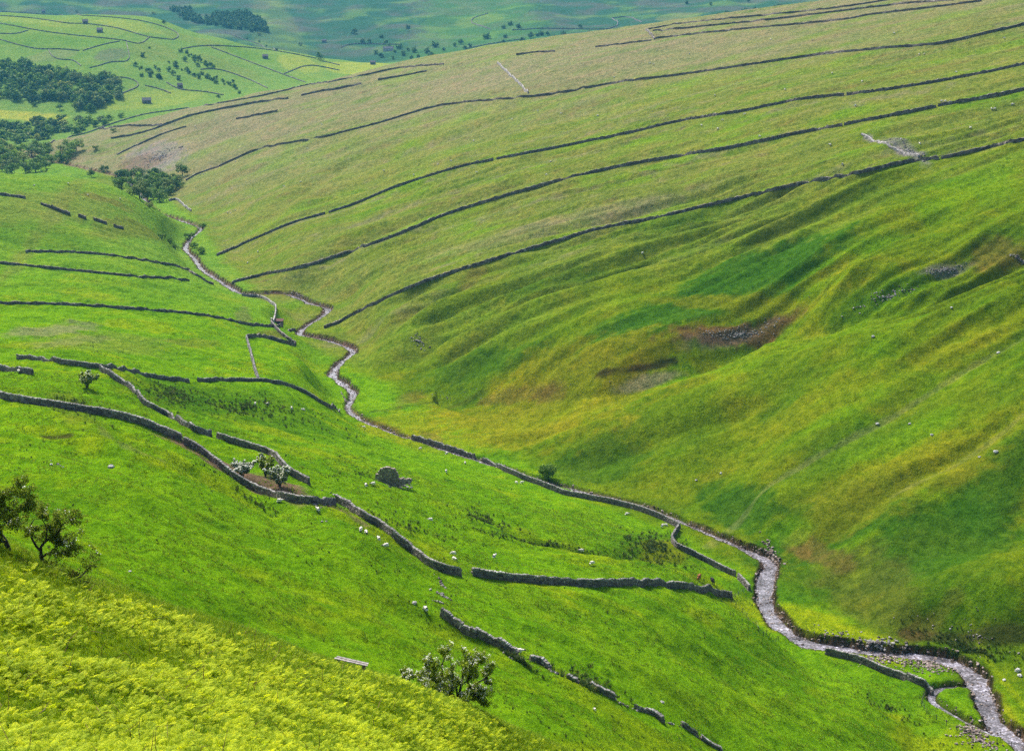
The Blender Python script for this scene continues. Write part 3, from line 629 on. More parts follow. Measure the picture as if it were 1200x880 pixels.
FAR = [([(0,14),(53,17),(103,19),(143,22),(175,27),(200,35),(212,43),(203,47)], 'crest wall of the fields across the dale'),
 ([(0,19),(40,22),(80,28),(97,28),(130,32),(150,37),(175,44),(203,47)], 'wall passing the two small stone barns across the dale'),
 ([(0,28),(50,37),(80,41),(110,44),(145,48),(160,52),(168,51),(175,44)], 'wall below the two small barns across the dale'),
 ([(0,47),(25,54),(45,58),(70,58),(93,60)], 'wall above the dark wood, at far left across the dale'),
 ([(97,60),(120,53),(140,49)], 'short rising wall above the brown tinted field'),
 ([(148,50),(150,60),(152,72),(130,73),(115,78),(105,80)], 'hooked wall round the brown tinted field across the dale'),
 ([(57,59),(60,67),(75,71),(85,70),(95,78)], 'winding wall running down into the dark wood'),
 ([(0,40),(20,40),(33,36)], 'short wall at far left between two field walls'),
 ([(212,58),(230,55),(250,54),(300,57),(340,63),(370,69)], 'wall running right to the lone dark roadside tree'),
 ([(248,56),(290,72),(330,87),(358,97)], 'long straight diagonal wall across the dale fields'),
 ([(235,82),(248,81),(265,84),(295,95),(318,106)], 'curved wall right of the scrubby hedge bushes'),
 ([(333,87),(348,81),(365,77),(398,83)], 'wall in front of the lone dark tree'),
 ([(378,72),(398,77)], 'short wall right of the lone dark tree'),
 ([(263,38),(290,48),(312,55),(323,60)], 'wall near the skyline of the dale fields below the plantation'),
 ([(0,111),(30,115),(50,118)], 'wall along the lower edge of the dark wood'),
 ([(130,91),(150,92),(165,100),(150,107),(138,113)], 'curving wall round the paddock right of the dark wood'),
 ([(170,101),(185,104),(200,110)], 'short wall right of the paddock by the dark wood'),
 ([(195,97),(210,105),(240,108),(262,112)], 'wall below the tiny barn in the hedge')]
for p, l in FAR: wall(p, l, 1.5, 1.0, group=g4)
wall([(572,16),(560,20),(549,25),(560,30),(575,35)], 'wall round the pale paddock on the far fell', 2.0, 1.4)
wall([(600,36),(640,34),(700,35),(720,33),(727,28),(717,22)], 'wall along the foot of the far fell', 2.0, 1.4)
wall([(717,22),(737,20),(752,27)], 'wall round the small field on the far fell at right', 2.0, 1.4)
wall([(400,56),(415,52),(470,53)], 'wall at the foot of the far fell on the left', 2.0, 1.4)
wall([(545,58),(575,52),(615,46)], 'wall among the far valley trees right of the farmhouse', 2.0, 1.4)
# ------------------------------------------------------------------ trees and shrubs
def tube(G, P, R, k=5, tone=.5):
    P = np.asarray(P, float); n = len(P); T = np.gradient(P, axis=0); T /= np.linalg.norm(T, axis=1)[:, None] + 1e-9
    a = np.cross(T, (0.31, .9, .2)); a /= np.linalg.norm(a, axis=1)[:, None] + 1e-9; b = np.cross(T, a)
    th = np.arange(k) / k * 2 * np.pi; V = []
    for i in range(n): V.append(P[i] + R[i] * (np.cos(th)[:, None] * a[i] + np.sin(th)[:, None] * b[i]))
    F = [(i * k + q, i * k + (q + 1) % k, (i + 1) * k + (q + 1) % k, (i + 1) * k + q) for i in range(n - 1) for q in range(k)]
    G.add(np.vstack(V), F, tone)
def leaf_mesh(name, C0, size, rs, up=.35, tone=None, nrm=None, aspect=.75):
    """one small quad per leaf or leaf spray."""
    n = len(C0); C0 = np.asarray(C0); d = rs.randn(n, 3) + (0 if nrm is None else nrm * 1.4); d[:, 2] += up; d /= np.linalg.norm(d, axis=1)[:, None]
    a = np.cross(d, rs.randn(n, 3)); a /= np.linalg.norm(a, axis=1)[:, None] + 1e-9; b = np.cross(d, a)
    s = (size * rs.uniform(.6, 1.35, n))[:, None]; V = np.stack([C0 - a * s, C0 - b * s * aspect + d * s * .15, C0 + a * s, C0 + b * s * aspect + d * s * .15], 1)
    F = np.arange(n * 4).reshape(n, 4)
    return mesh_np(name, V.reshape(-1, 3), F, rs.uniform(0, 1, n) if tone is None else tone)
def leaf_mat(name, stops, vary=.4, trans=.3):
    m, t, b = nt(name); a = N(t, 'ShaderNodeAttribute', attribute_name='tone'); r = ramp(t, a.outputs['Fac'], stops)
    oi = N(t, 'ShaderNodeObjectInfo'); rr = ramp(t, oi.outputs['Random'], [(0, (1 - vary, 1 - vary * .8, 1 - vary)), (.5, (1, 1, 1)), (1, (1 + vary * 1.5, 1 + vary, 1))])
    c = mixc(t, 1.0, r.outputs[0], rr.outputs[0], 'MULTIPLY'); t.links.new(c, b.inputs['Base Color'])
    b.inputs['Roughness'].default_value = .7; b.inputs['Specular IOR Level'].default_value = .15
    tr = N(t, 'ShaderNodeBsdfTranslucent'); t.links.new(c, tr.inputs[0]); mx = N(t, 'ShaderNodeMixShader'); mx.inputs[0].default_value = trans
    t.links.new(b.outputs[0], mx.inputs[1]); t.links.new(tr.outputs[0], mx.inputs[2])
    out = [n for n in t.nodes if n.type == 'OUTPUT_MATERIAL'][0]; t.links.new(mx.outputs[0], out.inputs[0])
    return m
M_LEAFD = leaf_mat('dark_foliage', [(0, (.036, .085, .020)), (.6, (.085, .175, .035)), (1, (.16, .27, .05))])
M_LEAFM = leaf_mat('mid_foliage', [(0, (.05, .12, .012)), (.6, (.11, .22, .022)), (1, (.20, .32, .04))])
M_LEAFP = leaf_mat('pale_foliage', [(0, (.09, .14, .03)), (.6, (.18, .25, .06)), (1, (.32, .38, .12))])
M_LEAFH = leaf_mat('hawthorn_foliage', [(0, (.09, .15, .006)), (.5, (.21, .30, .014)), (1, (.38, .45, .04))], 0, .45)
M_LEAFY = leaf_mat('sparse_yellow_foliage', [(0, (.06, .11, .006)), (.6, (.16, .235, .014)), (1, (.36, .39, .05))], 0, .4)
M_BLOSSOM = leaf_mat('may_blossom', [(0, (.75, .76, .62)), (.4, (.85, .85, .78)), (1, (.92, .91, .86))], 0, .4)
M_BARK = plain('bark', [(.3, (.018, .014, .012)), (.6, (.05, .042, .036)), (.8, (.10, .09, .08))], 5, .9, .5)
def crown_mesh(name, rs, nl=9, leaves=420, spread=.34, size=.055, tall=1.0):
    """unit-high crown: leaf sprays on and inside uneven lobes, gaps between them."""
    C0, Nn, T = [], [], []
    for q in range(nl):
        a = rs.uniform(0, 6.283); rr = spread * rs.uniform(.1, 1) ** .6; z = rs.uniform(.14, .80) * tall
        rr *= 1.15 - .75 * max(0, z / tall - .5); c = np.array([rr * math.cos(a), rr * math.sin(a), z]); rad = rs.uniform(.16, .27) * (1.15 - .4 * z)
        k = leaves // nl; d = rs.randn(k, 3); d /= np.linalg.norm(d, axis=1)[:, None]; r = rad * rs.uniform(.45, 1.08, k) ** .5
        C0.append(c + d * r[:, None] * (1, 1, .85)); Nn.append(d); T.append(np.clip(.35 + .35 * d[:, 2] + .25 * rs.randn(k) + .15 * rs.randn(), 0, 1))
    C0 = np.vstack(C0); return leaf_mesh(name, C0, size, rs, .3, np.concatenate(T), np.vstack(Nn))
def trunk_mesh(name, rs, spread=.25):
    G = Geo(); tube(G, [(0, 0, -.06), (.01, 0, .12), (.0, .01, .32), (.02, 0, .62)], [.035, .026, .02, .008], 6)
    for q in range(5):
        a = q * 1.3 + rs.rand(); z = rs.uniform(.2, .42); r = spread * rs.uniform(.7, 1.1)
        tube(G, [(0, 0, z), (r * .45 * math.cos(a), r * .45 * math.sin(a), z + .12), (r * math.cos(a), r * math.sin(a), z + rs.uniform(.2, .34))], [.014, .009, .004], 4)
    return G.mesh(name, True)
rsT = np.random.RandomState(3)
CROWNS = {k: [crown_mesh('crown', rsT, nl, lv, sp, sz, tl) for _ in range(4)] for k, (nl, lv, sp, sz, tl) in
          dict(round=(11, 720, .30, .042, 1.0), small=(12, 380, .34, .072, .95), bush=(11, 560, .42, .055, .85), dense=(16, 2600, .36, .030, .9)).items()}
TRUNKS = [trunk_mesh('trunk', rsT) for _ in range(4)]
MATS = dict(d=M_LEAFD, m=M_LEAFM, p=M_LEAFP)
_cr = {}
def crown_of(kind, v, mk):
    key = (kind, v, mk)
    if key not in _cr:
        me = CROWNS[kind][v].copy(); me.materials.clear(); me.materials.append(MATS[mk]); _cr[key] = me
    return _cr[key]
for tmesh in TRUNKS: tmesh.materials.append(M_BARK)
def tree_at(p, h, kind='round', mk='d', label=None, cat='tree', group=None, name='broadleaf_tree', wide=1.0, r=rsT):
    root = bpy.data.objects.new(name, None); COL.objects.link(root); root.location = p; root.rotation_euler = (0, 0, r.uniform(0, 6.28))
    s = h * r.uniform(.92, 1.08); root.scale = (s * wide, s * wide * r.uniform(.9, 1.1), s)
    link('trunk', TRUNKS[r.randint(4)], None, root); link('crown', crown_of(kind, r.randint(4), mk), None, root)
    tag(root, label, cat, group); return root
def in_poly(x, y, poly):
    c = False; n = len(poly)
    for i in range(n):
        x1, y1 = poly[i]; x2, y2 = poly[(i + 1) % n]
        if (y1 > y) != (y2 > y) and x < (x2 - x1) * (y - y1) / (y2 - y1) + x1: c = not c
    return c
def fill(poly, gap, count, seed):
    rs = np.random.RandomState(seed); P = np.array(poly); out = []; tries = 0
    while len(out) < count and tries < 6000:
        tries += 1; x = rs.uniform(P[:, 0].min(), P[:, 0].max()); y = rs.uniform(P[:, 1].min(), P[:, 1].max())
        if in_poly(x, y, poly) and all(abs(x - a) > gap or abs(y - b) > gap * .55 for a, b in out): out.append((x, y))
    return out
# wood across the dale (trees seen crown on crown)
for px, py in fill([(-5,78),(30,76),(60,84),(100,92),(130,92),(142,104),(140,117),(112,131),(97,133),(80,122),(60,121),(40,121),(-5,116)], 4.8, 125, 21):
    k = rsT.choice(['d', 'm', 'm', 'p', 'p']) if px > 55 else rsT.choice(['d', 'd', 'm', 'm'])
    tree_at(hit(px, py), rsT.uniform(13, 19), 'small', k, 'leafy tree in the %s half of the dense wood across the dale' % ('mixed green right' if px > 70 else 'darker left'), 'tree', 'trees of the dark wood across the dale')
for px, py in fill([(-5,150),(30,146),(70,143),(110,142),(140,138),(120,150),(60,163),(-5,172)], 5.6, 48, 22):
    tree_at(hit(px, py, ymin=1500), rsT.uniform(9, 13), 'small', rsT.choice(['d', 'm', 'm', 'p']), 'leafy tree in the valley floor belt behind the brow wall', 'tree', 'trees of the valley floor belt', wide=1.35)
for px, py in fill([(-5,178),(40,172),(92,172),(95,186),(70,196),(40,203),(-5,206)], 7, 34, 23):
    tree_at(hit(px, py, ymin=1150), rsT.uniform(9, 13), 'round', rsT.choice(['m', 'm', 'p', 'd']), 'leafy tree in the loose copse just beyond the left knoll', 'tree', 'trees of the copse beyond the left knoll', wide=1.4)
for px, py in fill([(128,214),(150,208),(175,208),(205,212),(212,222),(195,234),(180,240),(160,232),(140,226)], 7, 30, 24):
    tree_at(hit(px, py, ymin=1060), rsT.uniform(9, 13), 'round', rsT.choice(['d', 'd', 'm', 'd', 'p']), 'leafy tree in the dark clump filling the gorge', 'tree', 'trees of the gorge clump', wide=1.2)
g5 = 'single trees and bushes of the upper valley'
for px, py, h, kind, mk, label in [
    (214,207,13,'round','d','lone round dark tree right above the gorge clump'), (122,203,9,'bush','d','dark bush left of the gorge clump under the scree'), (107,208,8,'round','d','dark tree at the left end of the gorge, beside the copse'),
    (112,176,6,'bush','d','small round bush alone on the slope right of the copse'), (237,268,5,'bush','m','bright green bush at the stream bend below the gorge'), (222,282,6.5,'bush','d','dark bush on the right bank of the upper stream'),
    (234,298,6,'bush','m','mid green bush over the water above the hillside walls'), (228,291,6,'bush','m','upper of two touching bushes on the right bank'), (190,281,5,'bush','d','left of three dark shrubs on the left bank of the upper stream'), (200,286,5,'bush','m','middle of three shrubs on the left bank of the upper stream'), (206,292,4.5,'bush','d','right of three shrubs on the left bank of the upper stream'),
    (175,244,6,'bush','p','pale bush at the foot of the gorge clump'), (193,228,8,'round','p','pale tree at the right edge of the gorge clump'),
    (375,71,17,'round','d','lone tall dark tree on the skyline of the dale fields'), (180,17,9,'bush','p','pale round tree on the crest of the dale fields'), (90,15,7,'bush','p','small pale bush on the crest at far left'), (304,42,10,'bush','p','pale round tree below the far plantation'), (352,54,9,'bush','p','pale green tree on the dale crest left of the lone dark tree'),
    (40,125,8,'bush','d','small dark bush in the field below the dark wood'), (70,129,11,'round','m','mid green tree between the dark wood and yellow field'), (142,138,8,'bush','d','dark bush by the brow wall near the lone barn'), (256,115,6,'small','d','small dark tree beside the brow wall'), (133,155,5,'bush','d','small dark bush just inside the brow wall')]:
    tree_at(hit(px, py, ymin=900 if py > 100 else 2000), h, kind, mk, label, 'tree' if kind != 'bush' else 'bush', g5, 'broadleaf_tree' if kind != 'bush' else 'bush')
for px, py in [(219,62),(224,65),(233,69),(241,75),(247,77),(228,73),(206,80),(213,83),(222,87),(228,90),(237,88),(243,92),(250,95),(203,88),(210,94),(263,100),(270,101),(275,103),(182,80),(186,84),(163,82),(172,84),(166,90),(175,90),(186,92),(168,67),(175,57),(192,28),(198,84),(273,97),(262,97),(217,72),(232,78),(254,92)] + [(a + (c - a) * t + rsT.normal(0, 1.6), b + (d - b) * t + rsT.normal(0, 1.2)) for (a, b, c, d, n) in ((213,60,250,80,9),(200,76,252,98,11),(160,80,190,92,6),(262,96,282,108,6),(290,45,325,60,4)) for t in np.linspace(0, 1, n)]:
    tree_at(hit(px, py, ymin=2000), rsT.uniform(4, 9), 'small', rsT.choice(['d', 'd', 'm']), 'hedge tree or thorn scattered along the scrubby bank across the dale', 'bush', 'thorns on the scrubby bank across the dale', 'thorn_bush')
for px, py in [(415,40),(433,50),(447,45),(452,52),(455,58),(463,62),(468,58),(472,66),(478,60),(485,62),(490,68),(500,63),(505,68),(478,34),(533,55),(540,52),(545,58),(551,56),(567,62),(590,50),(592,45),(607,33),(590,34),(598,30),(622,45),(630,43),(635,42),(642,42),(660,42),(680,33),(650,45),(520,60),(525,66),(580,62),(612,50),(440,64),(447,68),(425,50),(460,70),(482,70),(510,56),(570,46),(690,40),(700,40)]:
    tree_at(hit(px, py, ymin=2600), rsT.uniform(8, 17), 'small', rsT.choice(['d', 'd', 'm']), 'dark tree among the far valley trees around the farmhouse', 'tree', 'trees of the far valley')
for px, py in fill([(838,20),(855,16),(880,12),(905,11),(925,7),(940,3),(938,9),(900,18),(850,23)], 5, 18, 25) + [(805,5),(833,7),(877,3)]:
    tree_at(hit(px, py, ymin=2600), rsT.uniform(9, 14), 'small', 'd', 'dark tree of the far copse on the skyline at top right', 'tree', 'trees of the far skyline copse')
V_, F_, T_, n_ = [], [], [], 0                # the far plantation reads as one mass
for px, py in fill([(200,12),(222,12),(238,26),(250,18),(290,16),(310,28),(315,38),(300,38),(270,34),(245,30),(215,24)], 3.0, 150, 26):
    p = hit(px, py, ymin=3100); me = CROWNS['small'][rsT.randint(4)]; k = len(me.vertices); c = np.empty(k * 3, np.float32); me.vertices.foreach_get('co', c); c = c.reshape(-1, 3)
    sel = slice(0, 4 * (k // 10)); a = rsT.uniform(0, 6.28); h = rsT.uniform(11, 16); c = c.reshape(-1, 4, 3); ctr = c.mean(1, keepdims=True); c = (ctr + (c - ctr) * 1.5)[::2].reshape(-1, 3) * h
    V_.append(np.c_[c[:, 0] * math.cos(a) - c[:, 1] * math.sin(a), c[:, 0] * math.sin(a) + c[:, 1] * math.cos(a), c[:, 2]] + p); F_.append(np.arange(len(c)).reshape(-1, 4) + n_); n_ += len(c); T_.append(rsT.uniform(0, .8, len(c) // 4))
pl = link('far_plantation', mesh_np('far_plantation', np.vstack(V_), np.vstack(F_), np.concatenate(T_)), M_LEAFD); pl['kind'] = 'stuff'; pl['label'] = 'dark plantation on the far fell above the dale fields'; pl['category'] = 'woodland'

# ------------------------------------------------------------------ nearer thorn trees: limbs, twigs and leaves grown from a skeleton
def thorn(name, limbs, base, label, seed, leafn, leaf_size, mat_leaf, blossom=0, twig=1.0, cat='tree', size=1.0, lean=(0, 0), bare=()):
    """limbs: lists of (x, y, z, radius) in metres from the base."""
    rs = np.random.RandomState(seed); W, C0, BL = Geo(), [], []
    def twigs(p, d, ln, r, dep, bare_):
        n = 5; P = [p]; R = [r]; q = np.array(d, float)
        for i in range(n):
            q = q + rs.randn(3) * .28 + np.array([lean[0], lean[1], .05]); q /= np.linalg.norm(q); P.append(P[-1] + q * ln / n); R.append(r * (1 - (i + 1) / n * .75))
        tube(W, P, R, 4 if dep else 5)
        if dep > 0:
            for i in range(1, n + 1):
                if rs.rand() < .85: twigs(P[i], q * .5 + rs.randn(3) * .7, ln * rs.uniform(.45, .7), R[i] * .6, dep - 1, bare_)
        if dep <= 1:
            for i in range(2, n + 1):
                k = 0 if (bare_ and rs.rand() < .8) else 1
                for _ in range(k * leafn): C0.append(P[i] + rs.randn(3) * ln * .22)
                if blossom and rs.rand() < blossom and P[i][2] > .9 * size and q[2] > -.3:
                    bp_ = P[i] + rs.randn(3) * ln * .15 + np.array((0, 0, .08))
                    for _ in range(rs.randint(3, 8)): BL.append(bp_ + rs.randn(3) * .07)
    for li, L in enumerate(limbs):
        L = np.array(L, float) * size; P = smooth_path(L, .18 * size)
        if len(P) < 3: continue
        tube(W, P[:, :3] + rs.randn(len(P), 3) * .012 * size, P[:, 3], 6)
        for i in range(max(2, len(P) // 4), len(P)):
            if rs.rand() < .55 * twig:
                d = rs.randn(3) + (P[i, :3] - P[i - 1, :3]) * 4; d[2] += .15; d /= np.linalg.norm(d)
                twigs(P[i, :3], d, rs.uniform(.45, 1.0) * size, max(P[i, 3] * .5, .012), 2 if rs.rand() < .55 else 1, li in bare)
    root = bpy.data.objects.new(name, None); COL.objects.link(root); root.location = base
    link('trunk', W.mesh('trunk', True), M_BARK, root)
    C0 = np.array(C0); link('crown', leaf_mesh('crown', C0, leaf_size, rs, .3), mat_leaf, root)
    if BL: link('blossom', leaf_mesh('blossom', np.array(BL), leaf_size * 1.0, rs, .6), M_BLOSSOM, root)
    tag(root, label, cat); return root
# flowering hawthorn: 6 m wide, leaning, several stems from one stool
def on_brow(px, y):
    x = ray(px, 700)[0] * y; return np.array([x, y, float(zat(x, y))])
b0 = on_brow(535, 111.5)
thorn('hawthorn_tree', [[(0,0,-.3,.14),(-.35,.1,.5,.12),(-.9,.2,1.1,.10),(-1.6,.1,1.5,.07),(-2.5,-.1,1.9,.05),(-3.2,-.2,2.3,.02)],
                        [(-.9,.2,1.1,.08),(-1.1,.3,1.9,.07),(-1.0,.4,2.8,.05),(-.7,.3,3.5,.02)],
                        [(0,0,-.3,.12),(.1,-.1,.6,.10),(.3,-.2,1.4,.08),(.4,.1,2.2,.05),(.2,.2,3.0,.02)],
                        [(.05,0,0,.12),(.6,.2,.7,.09),(1.3,.3,1.2,.07),(2.0,.2,1.8,.04),(2.4,.1,2.4,.02)],
                        [(.6,.2,.7,.08),(1.1,-.4,.7,.06),(1.8,-.6,.9,.03)], [(-.35,.1,.5,.08),(-.8,-.5,.9,.06),(-1.3,-.8,1.4,.04),(-1.9,-.9,1.8,.02)],
                        [(.3,-.2,1.4,.06),(.9,-.4,2.0,.04),(1.3,-.3,2.7,.02)], [(0,0,0,.1),(-.1,.6,.8,.07),(-.4,1.0,1.8,.05),(-.5,1.1,2.6,.02)], [(-1.6,.1,1.5,.05),(-1.9,.4,2.3,.04),(-1.7,.5,3.0,.02)],
                        [(.1,-.1,.3,.1),(.2,-.8,.5,.06),(.5,-1.2,.8,.03)], [(-.2,0,.3,.1),(-.7,-.7,.5,.06),(-1.2,-1.0,.6,.03)]],
      b0, 'hawthorn covered in white blossom standing below the bracken slope', 5, 12, .055, M_LEAFH, .36, 1.6, size=1.1)
# two wind-bent thorns at the left edge
b1 = on_brow(17, 79.0); b2 = on_brow(56, 81.0)
thorn('hawthorn_tree', [[(0,0,-.3,.15),(-.12,0,.4,.13),(-.45,0,.9,.10),(-.75,.1,1.6,.08),(-.5,.2,2.3,.05),(.1,.2,2.8,.02)], [(-.45,0,.9,.07),(-.9,-.1,1.2,.06),(-1.6,-.1,1.3,.03)],
                        [(-.12,0,.5,.07),(-.6,-.3,.75,.05),(-1.2,-.4,.7,.03)], [(-.7,0,1.5,.06),(-.3,.3,2.0,.05),(.5,.3,2.2,.03),(1.0,.2,2.1,.015)], [(-.75,.1,1.6,.06),(-1.2,.3,2.3,.04),(-1.1,.3,3.0,.02)],
                        [(-.6,0,1.2,.06),(0,-.3,1.6,.04),(.6,-.4,1.8,.02)]],
      b1, 'gnarled thin leaved thorn tree at the left edge', 8, 11, .044, M_LEAFY, .02, 1.8)
thorn('hawthorn_tree', [[(0,0,-.3,.14),(-.12,0,.35,.12),(-.25,.05,.85,.09),(.1,.1,1.35,.07),(.75,.1,1.75,.05),(1.0,.1,2.3,.03),(1.5,0,2.55,.012)], [(-.25,.05,.85,.07),(-.6,.1,1.4,.06),(-.8,.1,2.0,.04),(-.4,.1,2.6,.02)],
                        [(-.15,0,.5,.06),(.3,-.2,.8,.06),(1.0,-.3,.85,.05),(1.5,-.3,.65,.03),(1.9,-.3,.8,.015)], [(.1,.1,1.35,.05),(.2,.2,2.0,.04),(-.1,.2,2.7,.015)],
                        [(0,0,.1,.06),(.5,-.4,-.05,.06),(1.3,-.6,-.45,.06),(2.0,-.6,-.35,.05),(2.5,-.5,.1,.03),(2.9,-.5,.35,.012)], [(.3,-.2,.8,.04),(.9,0,1.2,.03),(1.6,.1,1.2,.012)], [(1.3,-.6,-.45,.04),(1.9,-.9,-.6,.03),(2.5,-1.0,-.5,.012)]],
      b2, 'gnarled thorn with low bare limbs reaching right, second from the left edge', 9, 11, .042, M_LEAFY, .03, 1.8, bare=(4, 6, 2))
def simple_thorn(px, py, w, h, label, seed, leaf, bl, ymin=100):
    rs = np.random.RandomState(seed); b = hit(px, py, ymin=ymin); L = []
    for q in range(7):
        a = q * .9 + rs.rand(); r = w * .42 * rs.uniform(.5, 1); L.append([(0, 0, -.3, .12), (r * .3 * math.cos(a), r * .3 * math.sin(a), h * .3, .09), (r * .7 * math.cos(a), r * .7 * math.sin(a), h * .55, .06), (r * math.cos(a), r * math.sin(a), h * rs.uniform(.6, .85), .02)])
    thorn('thorn_bush', L, b, label, seed, 4, .13, leaf, bl, 1.6, 'bush')
simple_thorn(284, 559, 5.2, 3.6, 'pale blossoming thorn, leftmost in the strip between the walls', 31, M_LEAFP, .5)
simple_thorn(311, 558, 5.0, 4.8, 'dark stemmed thorn in the middle of the strip between the walls', 32, M_LEAFH, .12)
simple_thorn(328, 570, 5.8, 4.8, 'blossoming thorn, rightmost in the strip between the walls', 33, M_LEAFP, .35)
simple_thorn(102, 454, 7.0, 4.0, 'rounded olive thorn bush below the left field wall', 34, M_LEAFH, .15)
q_ = hit(643, 566); q_[1] += 1.0; q_[2] = float(zat(q_[0], q_[1]))
o = tree_at(q_, 7.4, 'dense', 'm', 'dense round bright green bush on the far bank of the stream', 'bush', None, 'bush', 1.1)
# ------------------------------------------------------------------ stones and scattered ground cover (stuff)
def rock_mesh(name, rs, flat=.7, sub=1):
    bm = bmesh.new(); bmesh.ops.create_icosphere(bm, subdivisions=sub, radius=.5)
    for v in bm.verts:
        v.co *= 1 + rs.uniform(-.22, .22); v.co.z *= flat
    me = bpy.data.meshes.new(name); bm.to_mesh(me); bm.free()
    a = me.attributes.new('tone', 'FLOAT', 'FACE'); q = rs.uniform(.1, .9); a.data.foreach_set('value', np.clip(q + .15 * rs.randn(len(me.polygons)), 0, 1).astype(np.float32)); return me
def scatter(name, P, rot, scl, pick, templates, label, cat):
    """geometry-node scatter of small ground cover: one object."""
    me = bpy.data.meshes.new(name); me.vertices.add(len(P)); me.vertices.foreach_set('co', np.asarray(P, np.float32).ravel())
    for nm, ty, val in (('rot', 'FLOAT_VECTOR', rot), ('scl', 'FLOAT', scl), ('pick', 'INT', pick)):
        a = me.attributes.new(nm, ty, 'POINT'); a.data.foreach_set('vector' if ty == 'FLOAT_VECTOR' else 'value', np.asarray(val, np.int32 if ty == 'INT' else np.float32).ravel())
    o = link(name, me); ng = bpy.data.node_groups.new(name, 'GeometryNodeTree')
    ng.interface.new_socket('Geometry', in_out='INPUT', socket_type='NodeSocketGeometry'); ng.interface.new_socket('Geometry', in_out='OUTPUT', socket_type='NodeSocketGeometry')
    gi = ng.nodes.new('NodeGroupInput'); go = ng.nodes.new('NodeGroupOutput'); jn = ng.nodes.new('GeometryNodeJoinGeometry')
    def attr(nm, ty): n = ng.nodes.new('GeometryNodeInputNamedAttribute'); n.data_type = ty; n.inputs[0].default_value = nm; return n.outputs[0]
    for k, tme in enumerate(templates):
        to = bpy.data.objects.new(name + '_piece', tme); oi = ng.nodes.new('GeometryNodeObjectInfo'); oi.inputs[0].default_value = to; oi.inputs['As Instance'].default_value = True
        ip = ng.nodes.new('GeometryNodeInstanceOnPoints'); cm = ng.nodes.new('FunctionNodeCompare'); cm.data_type = 'INT'; cm.operation = 'EQUAL'
        ii = [q for q in cm.inputs if q.type == 'INT']; ng.links.new(attr('pick', 'INT'), ii[0]); ii[1].default_value = k
        ng.links.new(gi.outputs[0], ip.inputs['Points']); ng.links.new(cm.outputs[0], ip.inputs['Selection']); ng.links.new(oi.outputs['Geometry'], ip.inputs['Instance'])
        ng.links.new(attr('rot', 'FLOAT_VECTOR'), ip.inputs['Rotation']); ng.links.new(attr('scl', 'FLOAT'), ip.inputs['Scale']); ng.links.new(ip.outputs[0], jn.inputs[0])
    ng.links.new(jn.outputs[0], go.inputs[0]); md = o.modifiers.new('scatter', 'NODES'); md.node_group = ng
    o['label'] = label; o['category'] = cat; o['kind'] = 'stuff'; return o
rsS = np.random.RandomState(17)
def rnd_rot(n, tilt): return np.c_[rsS.uniform(-tilt, tilt, n), rsS.uniform(-tilt, tilt, n), rsS.uniform(0, 6.283, n)]
ROCKS = [rock_mesh('river_stone', rsS, .6) for _ in range(6)]
for r in ROCKS: r.materials.append(M_RIVER)
# along the stream
T, Nn = frame_of(STREAM); P = []; S = []
for _ in range(9000):
    i = rsS.randint(0, int(len(STREAM) * .72)); y = STREAM[i, 1]
    if y > 900 and rsS.rand() < .5: continue
    side = rsS.choice([-1, 1]); off = side * hwk[i] * (1 + rsS.normal(0, .16)) if rsS.rand() < .6 else rsS.uniform(-1, 1) * hwk[i]
    x, yy = STREAM[i, 0] + Nn[i, 0] * off + rsS.uniform(-1, 1) * T[i, 0], STREAM[i, 1] + Nn[i, 1] * off + rsS.uniform(-1, 1) * T[i, 1]
    s = abs(rsS.normal(0, .28)) + .22; z = max(float(zat(x, yy)), STREAM[i, 2] - .42)
    P.append((x, yy, z + s * .12)); S.append(s)
def bar(c, a, b, n, smin, smax, zlow=-1e9):
    p0, A, B = hit(*c), hit(*a), hit(*b)
    for _ in range(n):
        r = min(abs(rsS.normal(0, .62)), 1.7); th = rsS.uniform(0, 6.283); q = p0[:2] + (A - p0)[:2] * r * math.cos(th) + (B - p0)[:2] * r * math.sin(th)
        s = rsS.uniform(smin, smax) * (1 + .5 * (rsS.rand() < .1)); P.append((q[0], q[1], max(float(zat(*q)), zlow) + s * .15)); S.append(s)
zl = float(z_stream(352)) - .35
bar((1088,778),(1130,786),(1080,771), 480, .2, .6, zl); bar((1150,868),(1165,880),(1130,860), 130, .2, .6, zl); bar((1040,772),(1080,776),(1040,768), 200, .3, .7, zl); bar((1140,856),(1160,862),(1145,848), 200, .3, .7, zl)
bar((905,655),(912,665),(895,650), 120, .4, 1.0); bar((350,346),(357,352),(342,344), 120, .3, .7); bar((405,470),(410,480),(402,462), 80, .3, .6)
for i in range(len(SIDE)):
    for _ in range(4): q = SIDE[i, :2] + rsS.normal(0, .9, 2); s = rsS.uniform(.2, .55); P.append((q[0], q[1], float(zat(*q)) + s * .1)); S.append(s)
scatter('stream_stones', P, rnd_rot(len(P), .4), S, rsS.randint(0, 6, len(P)), ROCKS, 'brown and grey stones lining the stream and its bars', 'stones')
